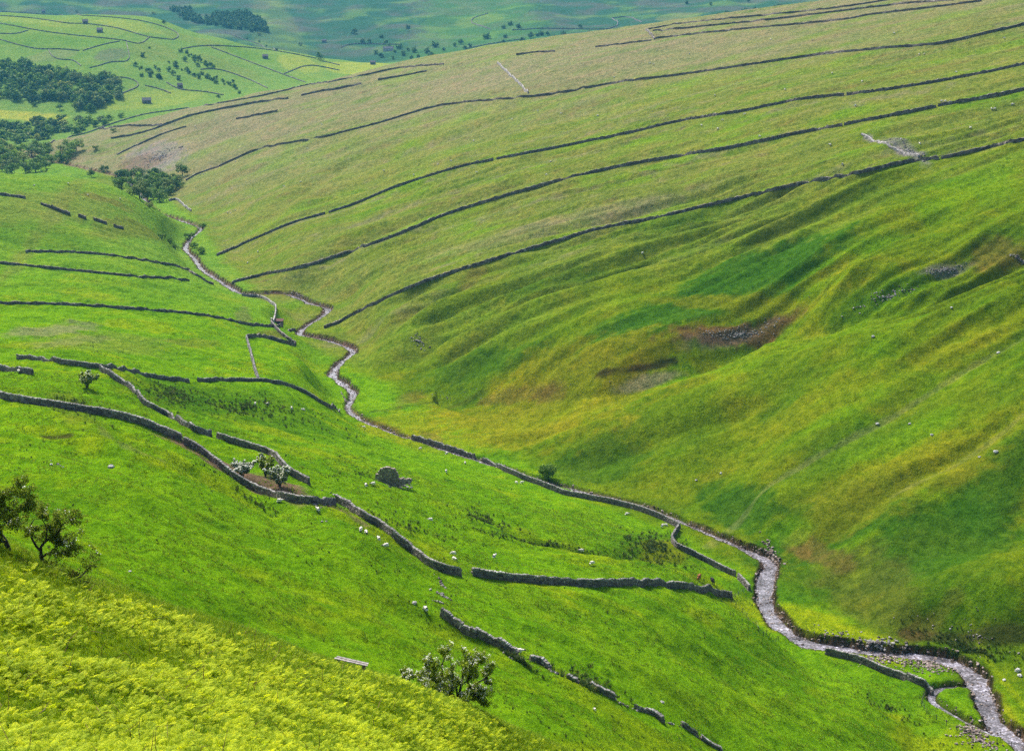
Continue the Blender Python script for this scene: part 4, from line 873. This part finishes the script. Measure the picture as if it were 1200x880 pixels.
# scree and crag rubble on the hill, stones on the flat by the bend
P, S = [], []
bar((868,392),(915,375),(870,399), 300, .2, .65); bar((1108,317),(1128,312),(1110,323), 200, .25, .7); bar((1040,348),(1080,338),(1042,354), 80, .3, .8); bar((600,455),(690,446),(602,462), 16, .2, .5); bar((530,468),(600,462),(532,476), 26, .2, .5)
bar((1030,755),(1062,762),(1032,748), 130, .3, .85); bar((985,742),(1010,750),(990,735), 40, .25, .6); bar((1140,745),(1200,750),(1145,765), 60, .2, .6); bar((188,184),(212,174),(192,190), 250, .5, 1.6); bar((1065,178),(1085,188),(1070,174), 120, .4, 1.0)
bar((490,400),(500,408),(494,396), 60, .3, .8); bar((1195,305),(1200,310),(1180,300), 60, .3, .9)
PALE = [rock_mesh('scree_stone', rsS, .65) for _ in range(5)]
for r in PALE: r.materials.append(M_PALE if rsS.rand() < .7 else M_WALL)
scatter('scree_stones', P, rnd_rot(len(P), .5), S, rsS.randint(0, 5, len(P)), PALE, 'loose grey scree and rubble lying on the hillsides', 'stones')
# tumbled stones between the two middle walls and along the ruined wall
P, S = [], []
for c, a, b, n in [((518,684),(522,690),(514,682),26), ((517,697),(525,702),(510,694),34), ((515,706),(524,708),(506,704),16), ((600,771),(612,775),(598,768),20), ((650,788),(662,794),(648,785),14), ((732,826),(745,832),(730,824),14), ((370,592),(382,598),(366,588),26), ((392,580),(402,590),(388,580),10), ((786,848),(800,852),(780,846),12), ((65,543),(75,548),(60,540),5)]: bar(c, a, b, n, .2, .62)
scatter('tumbled_wall_stones', P, rnd_rot(len(P), .6), S, rsS.randint(0, 5, len(P)), PALE, 'tumbled grey wall stones lying in the grass', 'stones')
# single boulders
for px, py, s, lab in [(130,548,1.5,'pale grey boulder alone on the near left slope'), (60,545,.7,'small stone left of the pale boulder on the near slope'), (486,707,.9,'small grey boulder left of the tumbled wall stones'), (776,823,.8,'small grey boulder in the lower middle field'),
                       (1023,395,1.4,'pale boulder on the spur right of the brown scree'), (1170,414,1.2,'pale boulder on the far hillside near the right edge'), (1115,361,1.0,'small pale boulder above the spur track'), (1028,497,1.2,'pale boulder on the spur beside the faint track'), (1092,510,1.1,'pale boulder on the spur right of the faint track'),
                       (1167,530,1.5,'largest pale boulder low on the right spur'), (1148,536,.9,'small pale boulder left of the largest spur boulder'), (845,555,1.0,'pale stone on the lower spur above the stream'), (816,563,.9,'pale stone nearest the stream on the lower spur'), (1193,786,1.6,'pale boulder at the right edge by the stream bend'), (1195,792,1.2,'lower of two boulders at the right edge by the stream'), (1177,797,.9,'small stone left of the two right edge boulders'),
                       (152,670,.45,'small white stone below the left thorn trees'), (1066,497,.9,'small stone on the spur between the two track boulders')]:
    p = hit(px, py); me = rock_mesh('boulder', rsS, .62, 2); o = link('boulder', me, M_BOULDER); o.location = (p[0], p[1], p[2] + s * .12); o.scale = (s, s * .8, s); o.rotation_euler = (0, 0, rsS.uniform(0, 6)); tag(o, lab, 'boulder')

# ------------------------------------------------------------------ bracken, grass and rushes
M_FERN = leaf_mat('bracken_frond', [(0, (.14, .25, .003)), (.5, (.40, .52, .004)), (1, (.62, .66, .010))], .35, .4)
M_GRASS = leaf_mat('grass_blades', [(0, (.09, .20, .004)), (.5, (.18, .30, .005)), (1, (.30, .38, .012))], .2, .3)
M_RUSH = leaf_mat('rushes', [(0, (.018, .055, .006)), (.6, (.045, .10, .010)), (1, (.16, .15, .03))], .3, .2)
M_DEAD = plain('dead_bracken', [(.3, (.10, .045, .02)), (.6, (.24, .13, .06)), (.8, (.45, .36, .24))], 3)
def fern_mesh(rs):
    V, F, tn = [], [], []
    for fr in range(rs.randint(3, 6)):
        az = rs.uniform(0, 6.283); ln = rs.uniform(.5, .85); st = rs.uniform(.12, .3); ca, sa = math.cos(az), math.sin(az); n = 13
        pts = [np.array((0, 0, -.05))]; el = rs.uniform(1.1, 1.4)
        for i in range(n): el -= rs.uniform(.06, .13); pts.append(pts[-1] + (ln / n + (st / 3 if i < 3 else 0)) * np.array((ca * math.cos(el), sa * math.cos(el), math.sin(el))))
        base = rs.uniform(.2, .75)
        for i in range(3, n):
            t_ = (i - 3) / (n - 3); pl = ln * .42 * (1 - t_) ** .75 * min(1, .55 + t_ * 3) + .02; d = pts[i + 1] - pts[i]; dn = d / np.linalg.norm(d)
            for sgn in (-1, 1):
                s_ = np.array((-sa, ca, 0)) * sgn; tip = pts[i] + s_ * pl * .93 + dn * pl * .35 - np.array((0, 0, pl * .18)); wd = dn * (ln / n * .34)
                k = len(V); mp = (pts[i] + tip) / 2 + np.array((0, 0, pl * .04)); V += [pts[i], mp - wd, tip, mp + wd]; F.append((k, k + 1, k + 2, k + 3)); tn.append(np.clip(base + .18 * rs.randn() + .15 * t_, 0, 1))
        for i in range(n):
            k = len(V); e = np.array((-sa, ca, 0)) * .007; V += [pts[i] - e, pts[i] + e, pts[i + 1] + e, pts[i + 1] - e]; F.append((k, k + 1, k + 2, k + 3)); tn.append(.3)
    me = mesh_np('fern', np.array(V), F, tn); me.materials.append(M_FERN); return me
def tuft_mesh(rs, n, h, spread, mat, wd=.012):
    V, F, tn = [], [], []
    for i in range(n):
        a = rs.uniform(0, 6.283); b = np.array((math.cos(a), math.sin(a), 0)); p = b * spread * rs.rand() + np.array((0, 0, -.03)); hh = h * rs.uniform(.5, 1.15); e = np.array((-b[1], b[0], 0)) * wd
        m = p + b * hh * .12 + np.array((0, 0, hh * .6)); q = p + b * hh * rs.uniform(.25, .6) + np.array((0, 0, hh * .95)); k = len(V)
        V += [p - e, p + e, m + e * .8, m - e * .8, q + e * .1, q - e * .1]; F += [(k, k + 1, k + 2, k + 3), (k + 3, k + 2, k + 4, k + 5)]; x = rs.rand(); tn += [x, x]
    me = mesh_np('tuft', np.array(V), F, tn); me.materials.append(mat); return me
CRX = np.array([-120, 0, 100, 200, 300, 400, 480, 560, 620, 680, 760]); CRY = np.array([72, 80, 85, 91, 97, 103, 107, 111, 115, 118, 122.])
def brow_y(u): return np.interp(u, [ray(p, 740)[0] for p in CRX], CRY)
def spread_pts(n, y0, y1, umin, umax):
    y = np.sqrt(rsS.uniform(y0 ** 2, y1 ** 2, n)); u = rsS.uniform(umin, umax, n); x = u * y; return x, y, u
x, y, u = spread_pts(110000, 34, 120, -.40, .16)
den = .52 + .8 * fbm(x / 5, y / 5, 3) + .35 * fbm(x / 16 + 5, y / 16, 2)
den *= sstep(1.0, .72, y / brow_y(u)) * .85 + .15; den *= 1 - .55 * sstep(-.06, .02, u) * sstep(62, 90, y)
k = rsS.rand(len(x)) < np.clip(den, 0, 1) * .62; k &= y < brow_y(u) * (.93 + .06 * sstep(-.25, -.1, u)); x, y = x[k], y[k]
FERNS = [fern_mesh(rsS) for _ in range(6)]
scatter('bracken', np.c_[x, y, zat(x, y)], rnd_rot(len(x), .25), rsS.uniform(.3, .7, len(x)), rsS.randint(0, 6, len(x)), FERNS, 'yellow green bracken covering the nearest slope', 'bracken')
x, y, u = spread_pts(60000, 34, 122, -.40, .24); k = y < brow_y(u) * 1.05; x, y = x[k], y[k]
TUFTS = [tuft_mesh(rsS, 16, .30, .16, M_GRASS) for _ in range(5)]
scatter('rough_grass', np.c_[x, y, zat(x, y)], rnd_rot(len(x), .2), rsS.uniform(.5, 1.3, len(x)), rsS.randint(0, 5, len(x)), TUFTS, 'rough grass growing among the bracken', 'grass')
# cropped grass tufts on the middle slopes
x, y, u = spread_pts(90000, 150, 420, -.38, .34); d_ = x - axis_x(y); k = ((d_ < -8) | (y < 300)) & (fbm(x / 7, y / 7, 3) + .4 * fbm(x / 40, y / 40, 2) > .05); x, y = x[k], y[k]
SHORT = [tuft_mesh(rsS, 12, .26, .32, M_GRASS, .03) for _ in range(4)]
scatter('pasture_tufts', np.c_[x, y, zat(x, y)], rnd_rot(len(x), .2), rsS.uniform(.5, 1.5, len(x)), rsS.randint(0, 4, len(x)), SHORT, 'grass tufts in the cropped pasture', 'grass')
# rushes
P = []; S = []
bar((765,640),(805,652),(768,626), 260, .7, 1.5); bar((690,803),(722,822),(662,796), 130, .7, 1.4); bar((610,776),(630,790),(600,770), 70, .7, 1.3); bar((285,478),(385,500),(292,460), 420, .6, 1.3); bar((200,462),(245,472),(204,450), 260, .6, 1.3); bar((90,475),(130,490),(95,466), 120, .6, 1.2)
bar((570,612),(600,625),(575,606), 120, .6, 1.2); bar((640,640),(740,655),(645,634), 200, .5, 1.1); bar((420,555),(450,565),(425,548), 40, .5, 1.0); bar((1130,760),(1190,770),(1135,748), 260, .6, 1.2); bar((1040,830),(1080,845),(1045,822), 50, .6, 1.2); bar((300,590),(360,610),(306,584), 60, .5, 1.); bar((480,620),(560,640),(486,612), 90, .5, 1.)
RUSH = [tuft_mesh(rsS, 26, .55, .3, M_RUSH, .03) for _ in range(4)]
scatter('rushes', P, rnd_rot(len(P), .15), S, rsS.randint(0, 4, len(P)), RUSH, 'dark rush clumps in wet hollows of the pasture', 'rushes')
x, y, u = spread_pts(16000, 150, 560, -.38, .3); d_ = x - axis_x(y); k = (d_ < -10) & (fbm(x / 6, y / 6, 2) + .8 * fbm(x / 30 + 4, y / 30, 2) > .42); x, y = x[k], y[k]
scatter('thistles', np.c_[x, y, zat(x, y)], rnd_rot(len(x), .2), rsS.uniform(.3, .75, len(x)), rsS.randint(0, 4, len(x)), RUSH, 'dark thistle and rush specks dotted over the pasture', 'thistles')
# last year's bracken stalks
G = Geo()
for _ in range(420):
    y_ = rsS.uniform(40, 98); u_ = rsS.uniform(-.36, .02); 
    if y_ > brow_y(u_): continue
    p = np.array((u_ * y_, y_, float(zat(u_ * y_, y_)))); up = rsS.rand() < .5; d = np.array((rsS.normal(0, .5), rsS.normal(0, .5), 1.0 if up else .15)); d /= np.linalg.norm(d); ln = rsS.uniform(.4, 1.2)
    tube(G, [p + (0, 0, .1), p + d * ln * .5 + (0, 0, .12), p + d * ln + rsS.randn(3) * .15 + (0, 0, .15)], [.016, .013, .006], 4)
ds = link('dead_bracken_stalks', G.mesh('dead_bracken_stalks'), M_DEAD); ds['kind'] = 'stuff'; ds['label'] = 'dry brown stalks of last year standing among the bracken'; ds['category'] = 'stalks'
# ------------------------------------------------------------------ animals
def skin_animal(name, joints, edges, tone_fn, sub=2):
    me = bpy.data.meshes.new(name); me.from_pydata([j[:3] for j in joints], edges, []); o = bpy.data.objects.new(name, me); COL.objects.link(o)
    md = o.modifiers.new('skin', 'SKIN')
    for sv, j in zip(me.skin_vertices[0].data, joints): sv.radius = (j[3], j[3] if len(j) < 5 else j[4])
    me.skin_vertices[0].data[0].use_root = True
    ss = o.modifiers.new('sub', 'SUBSURF'); ss.levels = sub; ss.render_levels = sub
    dg = bpy.context.evaluated_depsgraph_get(); r = bpy.data.meshes.new_from_object(o.evaluated_get(dg)); r.name = name
    bpy.data.objects.remove(o); a = r.attributes.new('tone', 'FLOAT', 'FACE')
    a.data.foreach_set('value', np.array([tone_fn(p.center) for p in r.polygons], np.float32)); r.polygons.foreach_set('use_smooth', np.ones(len(r.polygons), bool)); return r
def sheep_mesh(graze):
    hz_ = (.32, .78) if graze else (.62, .98)
    J = [(0,0,.62,.25),(.30,0,.62,.25),(-.32,0,.62,.24),(.47,0,.66,.15),(hz_[1] - .12,0,hz_[0] + .08,.10),(hz_[1] + .08,0,hz_[0] - .04,.06)]
    E = [(0,1),(0,2),(1,3),(3,4),(4,5)]
    for x, y, par in ((.30,.13,1),(.30,-.13,1),(-.32,.13,2),(-.32,-.13,2)):
        J += [(x,y,.40,.075),(x,y,.2,.045),(x,y,.01,.04)]; k = len(J); E += [(par,k-3),(k-3,k-2),(k-2,k-1)]
    J += [(hz_[1] - .14, .13, hz_[0] + .14, .03), (hz_[1] - .14, -.13, hz_[0] + .14, .03)]; k = len(J); E += [(4,k-2),(4,k-1)]
    return skin_animal('sheep', J, E, lambda c: .12 if (c.z < .34 or c.x > .74) else .8)
M_SHEEP = tone_mat('fleece', [(0, (.05, .045, .04)), (.12, (.10, .09, .08)), (.5, (.62, .57, .49)), (1, (.78, .73, .65))], nscale=9, bump=.6)
SHEEP = [sheep_mesh(True), sheep_mesh(False)]
def lie(me):                                   # a sheep lying down: legs folded under
    m = me.copy()
    for v in m.vertices:
        if v.co.z < .4: v.co.z = .33 + (v.co.z - .4) * .25
        v.co.z -= .23
    return m
SHEEP.append(lie(SHEEP[1]))
for m in SHEEP: m.materials.append(M_SHEEP)
def sheep(px, py, label, group=None, s=1.0, kind=None):
    p = hit(px, py + 1.2); o = link('sheep', SHEEP[rsS.randint(0, 3) if kind is None else kind]); o.location = p; o.scale = (s * 1.05,) * 3
    g = zat(p[0] + .5, p[1]) - zat(p[0] - .5, p[1]); a = rsS.uniform(0, 6.28); o.rotation_euler = (0, 0, a); tag(o, label, 'sheep', group)
NEAR = [(319,580,'sheep beside the thick dark wall, upper of two near its foot'), (327,587,'sheep just below the thick dark wall, lower of the pair'), (373,599,'lone sheep under the right end of the thick dark wall'), (419,602,'sheep close against the wall stepping down to the gateway'), (423,622,'left of two sheep side by side below the stepped wall'), (429,624,'right of two sheep side by side below the stepped wall'),
        (444,632,'upper of two spaced sheep on the slope left of the gateway'), (453,641,'lower of two spaced sheep on the slope left of the gateway'), (505,609,'sheep alone in the field below the ruined barn'), (532,650,'upper of two close sheep right above the gateway wall'), (532,655,'lower of two close sheep right above the gateway wall'), (579,652,'sheep in the middle field above the straight dark wall'),
        (499,716,'sheep standing left of the half collapsed wall'), (541,737,'sheep resting against the half collapsed wall'), (608,765,'sheep at the lower end of the half collapsed wall'), (682,645,'sheep left of the rush patch in the middle field'), (693,661,'sheep below the rush patch, above the straight dark wall'), (734,602,'sheep near the streamside wall, left of the crooked wall'), (776,617,'left of two sheep at the streamside wall corner'), (781,615,'right of two sheep at the streamside wall corner'),
        (429,570,'smaller of two sheep left of the ruined barn'), (438,568,'larger of two sheep left of the ruined barn'), (493,526,'sheep near the top of the streamside wall'), (523,531,'sheep close under the streamside wall, above the ruin'), (545,542,'sheep under the streamside wall, third from its top'), (523,553,'sheep in open grass right of the ruined barn'), (605,566,'left of a pair of sheep by the wall near the green bush'), (611,566,'right of a pair of sheep by the wall near the green bush'),
        (427,501,'sheep near the stream below the long field wall'), (299,474,'left of two sheep below the long field wall'), (314,473,'right of two sheep below the long field wall'), (342,479,'brownish sheep left of a white one under the long field wall'), (356,480,'white sheep right of a brownish one under the long field wall'), (697,832,'white lamb in the lowest field'), (22,436,'sheep beside the stub of wall at the left edge')]
for px, py, l in NEAR: sheep(px, py, l, s=.6 if 'lamb' in l else 1.1)
gS = 'sheep scattered over the far hillside'
for px, py in [(753,297),(645,189),(555,165),(529,188),(513,192),(559,202),(975,86),(1177,45),(1083,63),(1077,64),(1048,39),(847,141),(838,112),(872,134),(1002,124),(841,151),(1162,128),(1166,128),(1186,122),(1103,119),(1108,119),(973,170),(1078,168),(987,193),(822,147),(808,63),(903,46),(952,47),(762,74),(766,75),(720,90),(657,133),(630,130),
               (247,195),(235,204),(238,204),(276,189),(272,221),(267,249),(270,249),(276,246),(360,174),(377,145),(352,213),(333,218),(290,308),(302,295),(485,205),(640,205),(700,135),(920,105),(1120,85),(1010,95),(890,160),(1137,150),(600,140),(450,200)]:
    sheep(px, py, 'tiny white sheep grazing among the walls of the far hillside', gS, 1.25)
for px, py in [(229,148),(189,151),(169,159),(142,185),(164,193),(174,195)]: sheep(px, py, 'tiny pale sheep below the brow wall near the purple scree', 'sheep below the brow wall', 1.4)
for px, py in [(141,233),(103,228),(80,215),(40,217)]: sheep(px, py, 'tiny pale sheep on the left knoll above the broken wall', 'sheep on the left knoll', 1.2)
def cow_mesh():
    J = [(0,0,.98,.36),(.5,0,1.0,.36),(-.55,0,1.0,.34),(.85,0,1.1,.24),(1.15,0,.95,.16),(1.4,0,.72,.10)]; E = [(0,1),(0,2),(1,3),(3,4),(4,5)]
    for x, y, par in ((.52,.2,1),(.52,-.2,1),(-.58,.2,2),(-.58,-.2,2)):
        J += [(x,y,.62,.13),(x - (.04 if par == 2 else 0),y,.34,.075),(x,y,.02,.07)]; k = len(J); E += [(par,k-3),(k-3,k-2),(k-2,k-1)]
    J += [(1.08,.22,1.06,.04),(1.08,-.22,1.06,.04),(-.92,0,1.0,.05),(-.98,0,.55,.035)]; k = len(J); E += [(4,k-4),(4,k-3),(2,k-2),(k-2,k-1)]
    return skin_animal('cow', J, E, lambda c: .5)
cm = cow_mesh()
for px, py, col, lab, rz in [(819,677,[(.3,(.16,.055,.018)),(.7,(.32,.13,.045))],'red brown cow standing in the pasture corner by the crooked wall',1.2), (835,681,[(.3,(.008,.007,.007)),(.7,(.025,.022,.022))],'black cow beside the brown one in the pasture corner',1.8)]:
    me = cm.copy(); me.materials.append(plain('cow_hide', col, 2)); o = link('cow', me); o.location = hit(px, py + 3); o.scale = (1.15,) * 3; o.rotation_euler = (0, 0, rz); tag(o, lab, 'cow')

# ------------------------------------------------------------------ buildings
M_BARN = plain('barn_stone', [(.3, (.10, .085, .085)), (.6, (.19, .165, .16)), (.8, (.30, .27, .26))], 2.5, .9, .4)
M_ROOF = plain('stone_slates', [(.3, (.10, .088, .09)), (.7, (.20, .18, .185))], 1.2, .8, .3)
M_DOOR = plain('dark_opening', [(.3, (.012, .01, .01)), (.7, (.03, .026, .024))], 2)
M_RENDER = plain('limewashed_wall', [(.3, (.38, .34, .33)), (.7, (.52, .48, .46))], 1)
def bx(G, x0, x1, y0, y1, z0, z1): G.add([(x0,y0,z0),(x1,y0,z0),(x1,y1,z0),(x0,y1,z0),(x0,y0,z1),(x1,y0,z1),(x1,y1,z1),(x0,y1,z1)], BOXF)
def house(px, py, L, W, H, rz, label, cat, name, wallm, wins=(), chim=0, ymin=1500):
    p = hit(px, py, ymin=ymin); root = bpy.data.objects.new(name, None); COL.objects.link(root); root.location = p; root.rotation_euler = (0, 0, rz)
    R = H + W * .42; G = Geo(); bx(G, -L / 2, L / 2, -W / 2, W / 2, -2, H)
    for s in (-1, 1): x = s * L / 2; G.add([(x - s * .4, -W / 2, H), (x - s * .4, W / 2, H), (x - s * .4, 0, R - .1), (x, -W / 2, H), (x, W / 2, H), (x, 0, R - .1)], [(0, 1, 2), (3, 5, 4), (0, 2, 5, 3), (1, 4, 5, 2)])
    link('wall', G.mesh('wall'), wallm, root); G = Geo(); e = .35
    for s in (-1, 1):
        a, b, c, d = (-L / 2 - e, s * (W / 2 + e), H - e * .84), (L / 2 + e, s * (W / 2 + e), H - e * .84), (L / 2 + e, 0, R), (-L / 2 - e, 0, R); up = np.array((0, 0, .22)); q = [np.array(k) for k in (a, b, c, d)]
        G.add(q + [k + up for k in q], BOXF)
    rf = link('roof', G.mesh('roof'), M_ROOF, root)
    for k in range(chim): G = Geo(); x = (-1, 1)[k] * (L / 2 - .8); bx(G, x - .5, x + .5, -.4, .4, R - .4, R + 1.3); link('chimney', G.mesh('chimney'), wallm, rf)
    G = Geo(); bx(G, -.8 - L * .1, .8 - L * .1, -W / 2 - .06, -W / 2 + .2, 0, 2.3); link('door', G.mesh('door'), M_DOOR, root)
    for wx, wz in wins: G = Geo(); bx(G, wx - .55, wx + .55, -W / 2 - .06, -W / 2 + .2, wz, wz + 1.3); link('window', G.mesh('window'), M_DOOR, root)
    tag(root, label, cat)
for px, py, L, W, rz, lab in [(51,15,8,6,.2,'tiny stone barn on the crest of the dale fields at far left'), (100,28,9,7,.3,'upper of two small stone barns near the crest across the dale'), (117,38,9,7,.1,'lower of two small stone barns across the dale'), (172,121,12,8,.15,'stone field barn alone in the bright field across the dale'), (311,69,9,6.5,.1,'small stone barn in the walled field right of the diagonal wall'), (211,103,7,6,.4,'tiny stone barn beside the hedge across the dale'), (437,76,9,6,.0,'tiny barn beside the pale striped fields in the far valley')]:
    house(px, py, L, W, 4.2, rz, lab, 'barn', 'field_barn', M_BARN, [(L * .25, 2.2)], 0, 2000)
house(455, 60, 22, 9, 5.5, .05, 'long pale farmhouse among the far valley trees', 'farmhouse', 'farmhouse', M_RENDER, [(-8, .9), (-4.5, .9), (2.5, .9), (6, .9), (9, .9), (-8, 3.4), (-4.5, 3.4), (2.5, 3.4), (6, 3.4)], 2, 2800)
house(380, 50, 10, 7, 4, .1, 'low grey barn roof showing left of the lone dark tree', 'barn', 'field_barn', M_BARN, [], 0, 2800)
# small dark shed by the sheepfold
M_RUST = plain('rusty_sheeting', [(.3, (.06, .02, .018)), (.7, (.13, .05, .04))], 1.5)
p = hit(326, 380); root = bpy.data.objects.new('shed', None); COL.objects.link(root); root.location = p; root.rotation_euler = (0, 0, -.1)
G = Geo(); bx(G, -2.2, 2.2, -1.2, 1.2, -.6, 1.7); link('wall', G.mesh('wall'), M_WALL, root)
G = Geo(); G.add([(-2.5,-1.5,1.72),(2.5,-1.5,1.72),(2.5,1.5,2.25),(-2.5,1.5,2.25),(-2.5,-1.5,1.84),(2.5,-1.5,1.84),(2.5,1.5,2.37),(-2.5,1.5,2.37)], BOXF); link('roof', G.mesh('roof'), M_RUST, root)
G = Geo(); bx(G, .3, 1.2, -1.26, -1.1, -.4, 1.4); link('door', G.mesh('door'), M_DOOR, root); tag(root, 'small dark rusty roofed shed at the wall junction by the sheepfold', 'shed')
# ruined barn
p = hit(452, 566); root = bpy.data.objects.new('ruined_barn', None); COL.objects.link(root); root.location = p
def ruin_wall(nm, a, b, hs, th=.7):
    rs = np.random.RandomState(4); G = Geo(); a = np.array(a); b = np.array(b); L = np.linalg.norm(b - a); tt = (b - a) / L; nn = np.array((-tt[1], tt[0])); z = -.6
    while z < max(hs):
        hh = rs.uniform(.2, .32); s = 0
        while s < L:
            l = rs.uniform(.35, .8); top = np.interp(s / L, np.linspace(0, 1, len(hs)), hs)
            if z < top - .1:
                V = UNIT * (l * .97, th + rs.uniform(-.08, .08), hh * 1.02) + rs.uniform(-.03, .03, (8, 3)); c = a + tt * (s + l / 2)
                zz = float(zat(p[0] + c[0], p[1] + c[1])) - p[2] if False else 0
                G.add(np.c_[c[0] + V[:, 0] * tt[0] + V[:, 1] * nn[0], c[1] + V[:, 0] * tt[1] + V[:, 1] * nn[1], z + hh / 2 + V[:, 2]], BOXF, np.clip(.38 + .2 * rs.randn(), 0, 1))
            s += l
        z += hh
    return link(nm, G.mesh(nm), M_RUIN, root)
ruin_wall('gable_wall', (-2.4, .6), (3.0, -1.2), [2.2, 3.6, 4.3, 4.2, 3.9, 2.6]); ruin_wall('side_wall', (3.0, -.8), (6.0, 2.6), [1.4, .9, .5, .3]); ruin_wall('rear_wall', (-2.4, 1.0), (.2, 4.6), [1.6, .6, .4])
tag(root, 'ruined stone barn with one standing gable alone in the pasture', 'ruin')
P, S = [], []; bar((470,568),(486,572),(472,562), 90, .25, .7); scatter('ruin_rubble', P, rnd_rot(len(P), .5), S, rsS.randint(0, 5, len(P)), PALE, 'heap of fallen stones beside the ruined barn', 'rubble')

# ------------------------------------------------------------------ fences, slab
M_POST = plain('weathered_post', [(.3, (.05, .04, .032)), (.7, (.14, .115, .095))], 3); M_WIRE = plain('fence_wire', [(.3, (.10, .10, .10)), (.7, (.2, .2, .2))], 3, .5)
G = Geo(); tube(G, [(0,0,-.3),(0,0,.5),(.02,.01,1.25)], [.075,.07,.065], 6); G.add([(.02+.06*math.cos(q),.01+.06*math.sin(q),1.25) for q in np.arange(4)*1.5708], [(0,1,2,3)]); POST = G.mesh('post'); POST.materials.append(M_POST)
def fence(pts, label, step=2.6):
    Q = smooth_path(hits(pts), step); root = bpy.data.objects.new('post_and_wire_fence', None); COL.objects.link(root); z = zat(Q[:, 0], Q[:, 1]); root.location = (Q[0, 0], Q[0, 1], z[0]); o0 = np.array(root.location)
    for i in range(len(Q)):
        o = link('post', POST, None, root); o.location = (Q[i, 0] - o0[0], Q[i, 1] - o0[1], z[i] - o0[2]); o.rotation_euler = (rsS.normal(0, .05), rsS.normal(0, .05), rsS.rand() * 6)
    for hgt in (.45, .8, 1.1): G = Geo(); tube(G, np.c_[Q[:, :2], z + hgt] - o0, [.008] * len(Q), 3); link('wire', G.mesh('wire'), M_WIRE, root)
    tag(root, label, 'fence')
fence([(858,703),(866,697),(877,692)], 'short post fence between the straight wall end and the crooked wall')
fence([(857,706),(866,715),(876,725),(888,737),(897,744),(912,751)], 'post and wire fence along the brow above the stream bend', 3.0)
fence([(1084,815),(1080,826),(1086,836)], 'short kinked post fence at the end of the lower streamside wall', 2.2)
fence([(1086,836),(1103,846),(1123,856),(1145,864),(1170,872),(1200,878)], 'post and wire fence beside the stony side channel at lower right', 3.2)
M_PLANK = plain('bleached_wood', [(.3, (.14, .12, .11)), (.55, (.32, .29, .27)), (.8, (.5, .47, .44))], 4, .8, .3)
q = on_brow(408, 103.0); q[2] += .1; root = bpy.data.objects.new('plank_bench', None); COL.objects.link(root); root.location = q; root.rotation_euler = (0, .17, -.15)
for k, (y0, dz) in enumerate(((-.22, .42), (.02, .44))): G = Geo(); bx(G, -1.15 + .1 * k, 1.2, y0, y0 + .2, dz, dz + .06); link('plank', G.mesh('plank'), M_PLANK, root)
for xx in (-.9, .95): G = Geo(); bx(G, xx - .1, xx + .1, -.2, .2, -.4, .415); link('support', G.mesh('support'), M_WALL, root)
tag(root, 'low bench of pale weathered planks at the top edge of the bracken', 'bench')
# ------------------------------------------------------------------ haze
hz = bpy.data.materials.new('haze'); hz.use_nodes = True; t = hz.node_tree; t.nodes.clear()
o = t.nodes.new('ShaderNodeOutputMaterial'); v = t.nodes.new('ShaderNodeVolumePrincipled')
v.inputs['Color'].default_value = (.14, .60, 1.0, 1); v.inputs['Density'].default_value = HAZE; v.inputs['Anisotropy'].default_value = .2
t.links.new(v.outputs[0], o.inputs['Volume'])
zmin, zmax = float(ZZ.min()) - 3, max(float(ZZ.max()), 0) + 30
xm = float(np.abs(XX).max()) + 40
me = mesh_np('haze', [(x, y, z) for z in (zmin, zmax) for x, y in ((-xm, -60), (xm, -60), (xm, 12100), (-xm, 12100))], [(0, 3, 2, 1), (4, 5, 6, 7), (0, 1, 5, 4), (1, 2, 6, 5), (2, 3, 7, 6), (3, 0, 4, 7)])
ho = link('haze', me, hz); ho['kind'] = 'stuff'
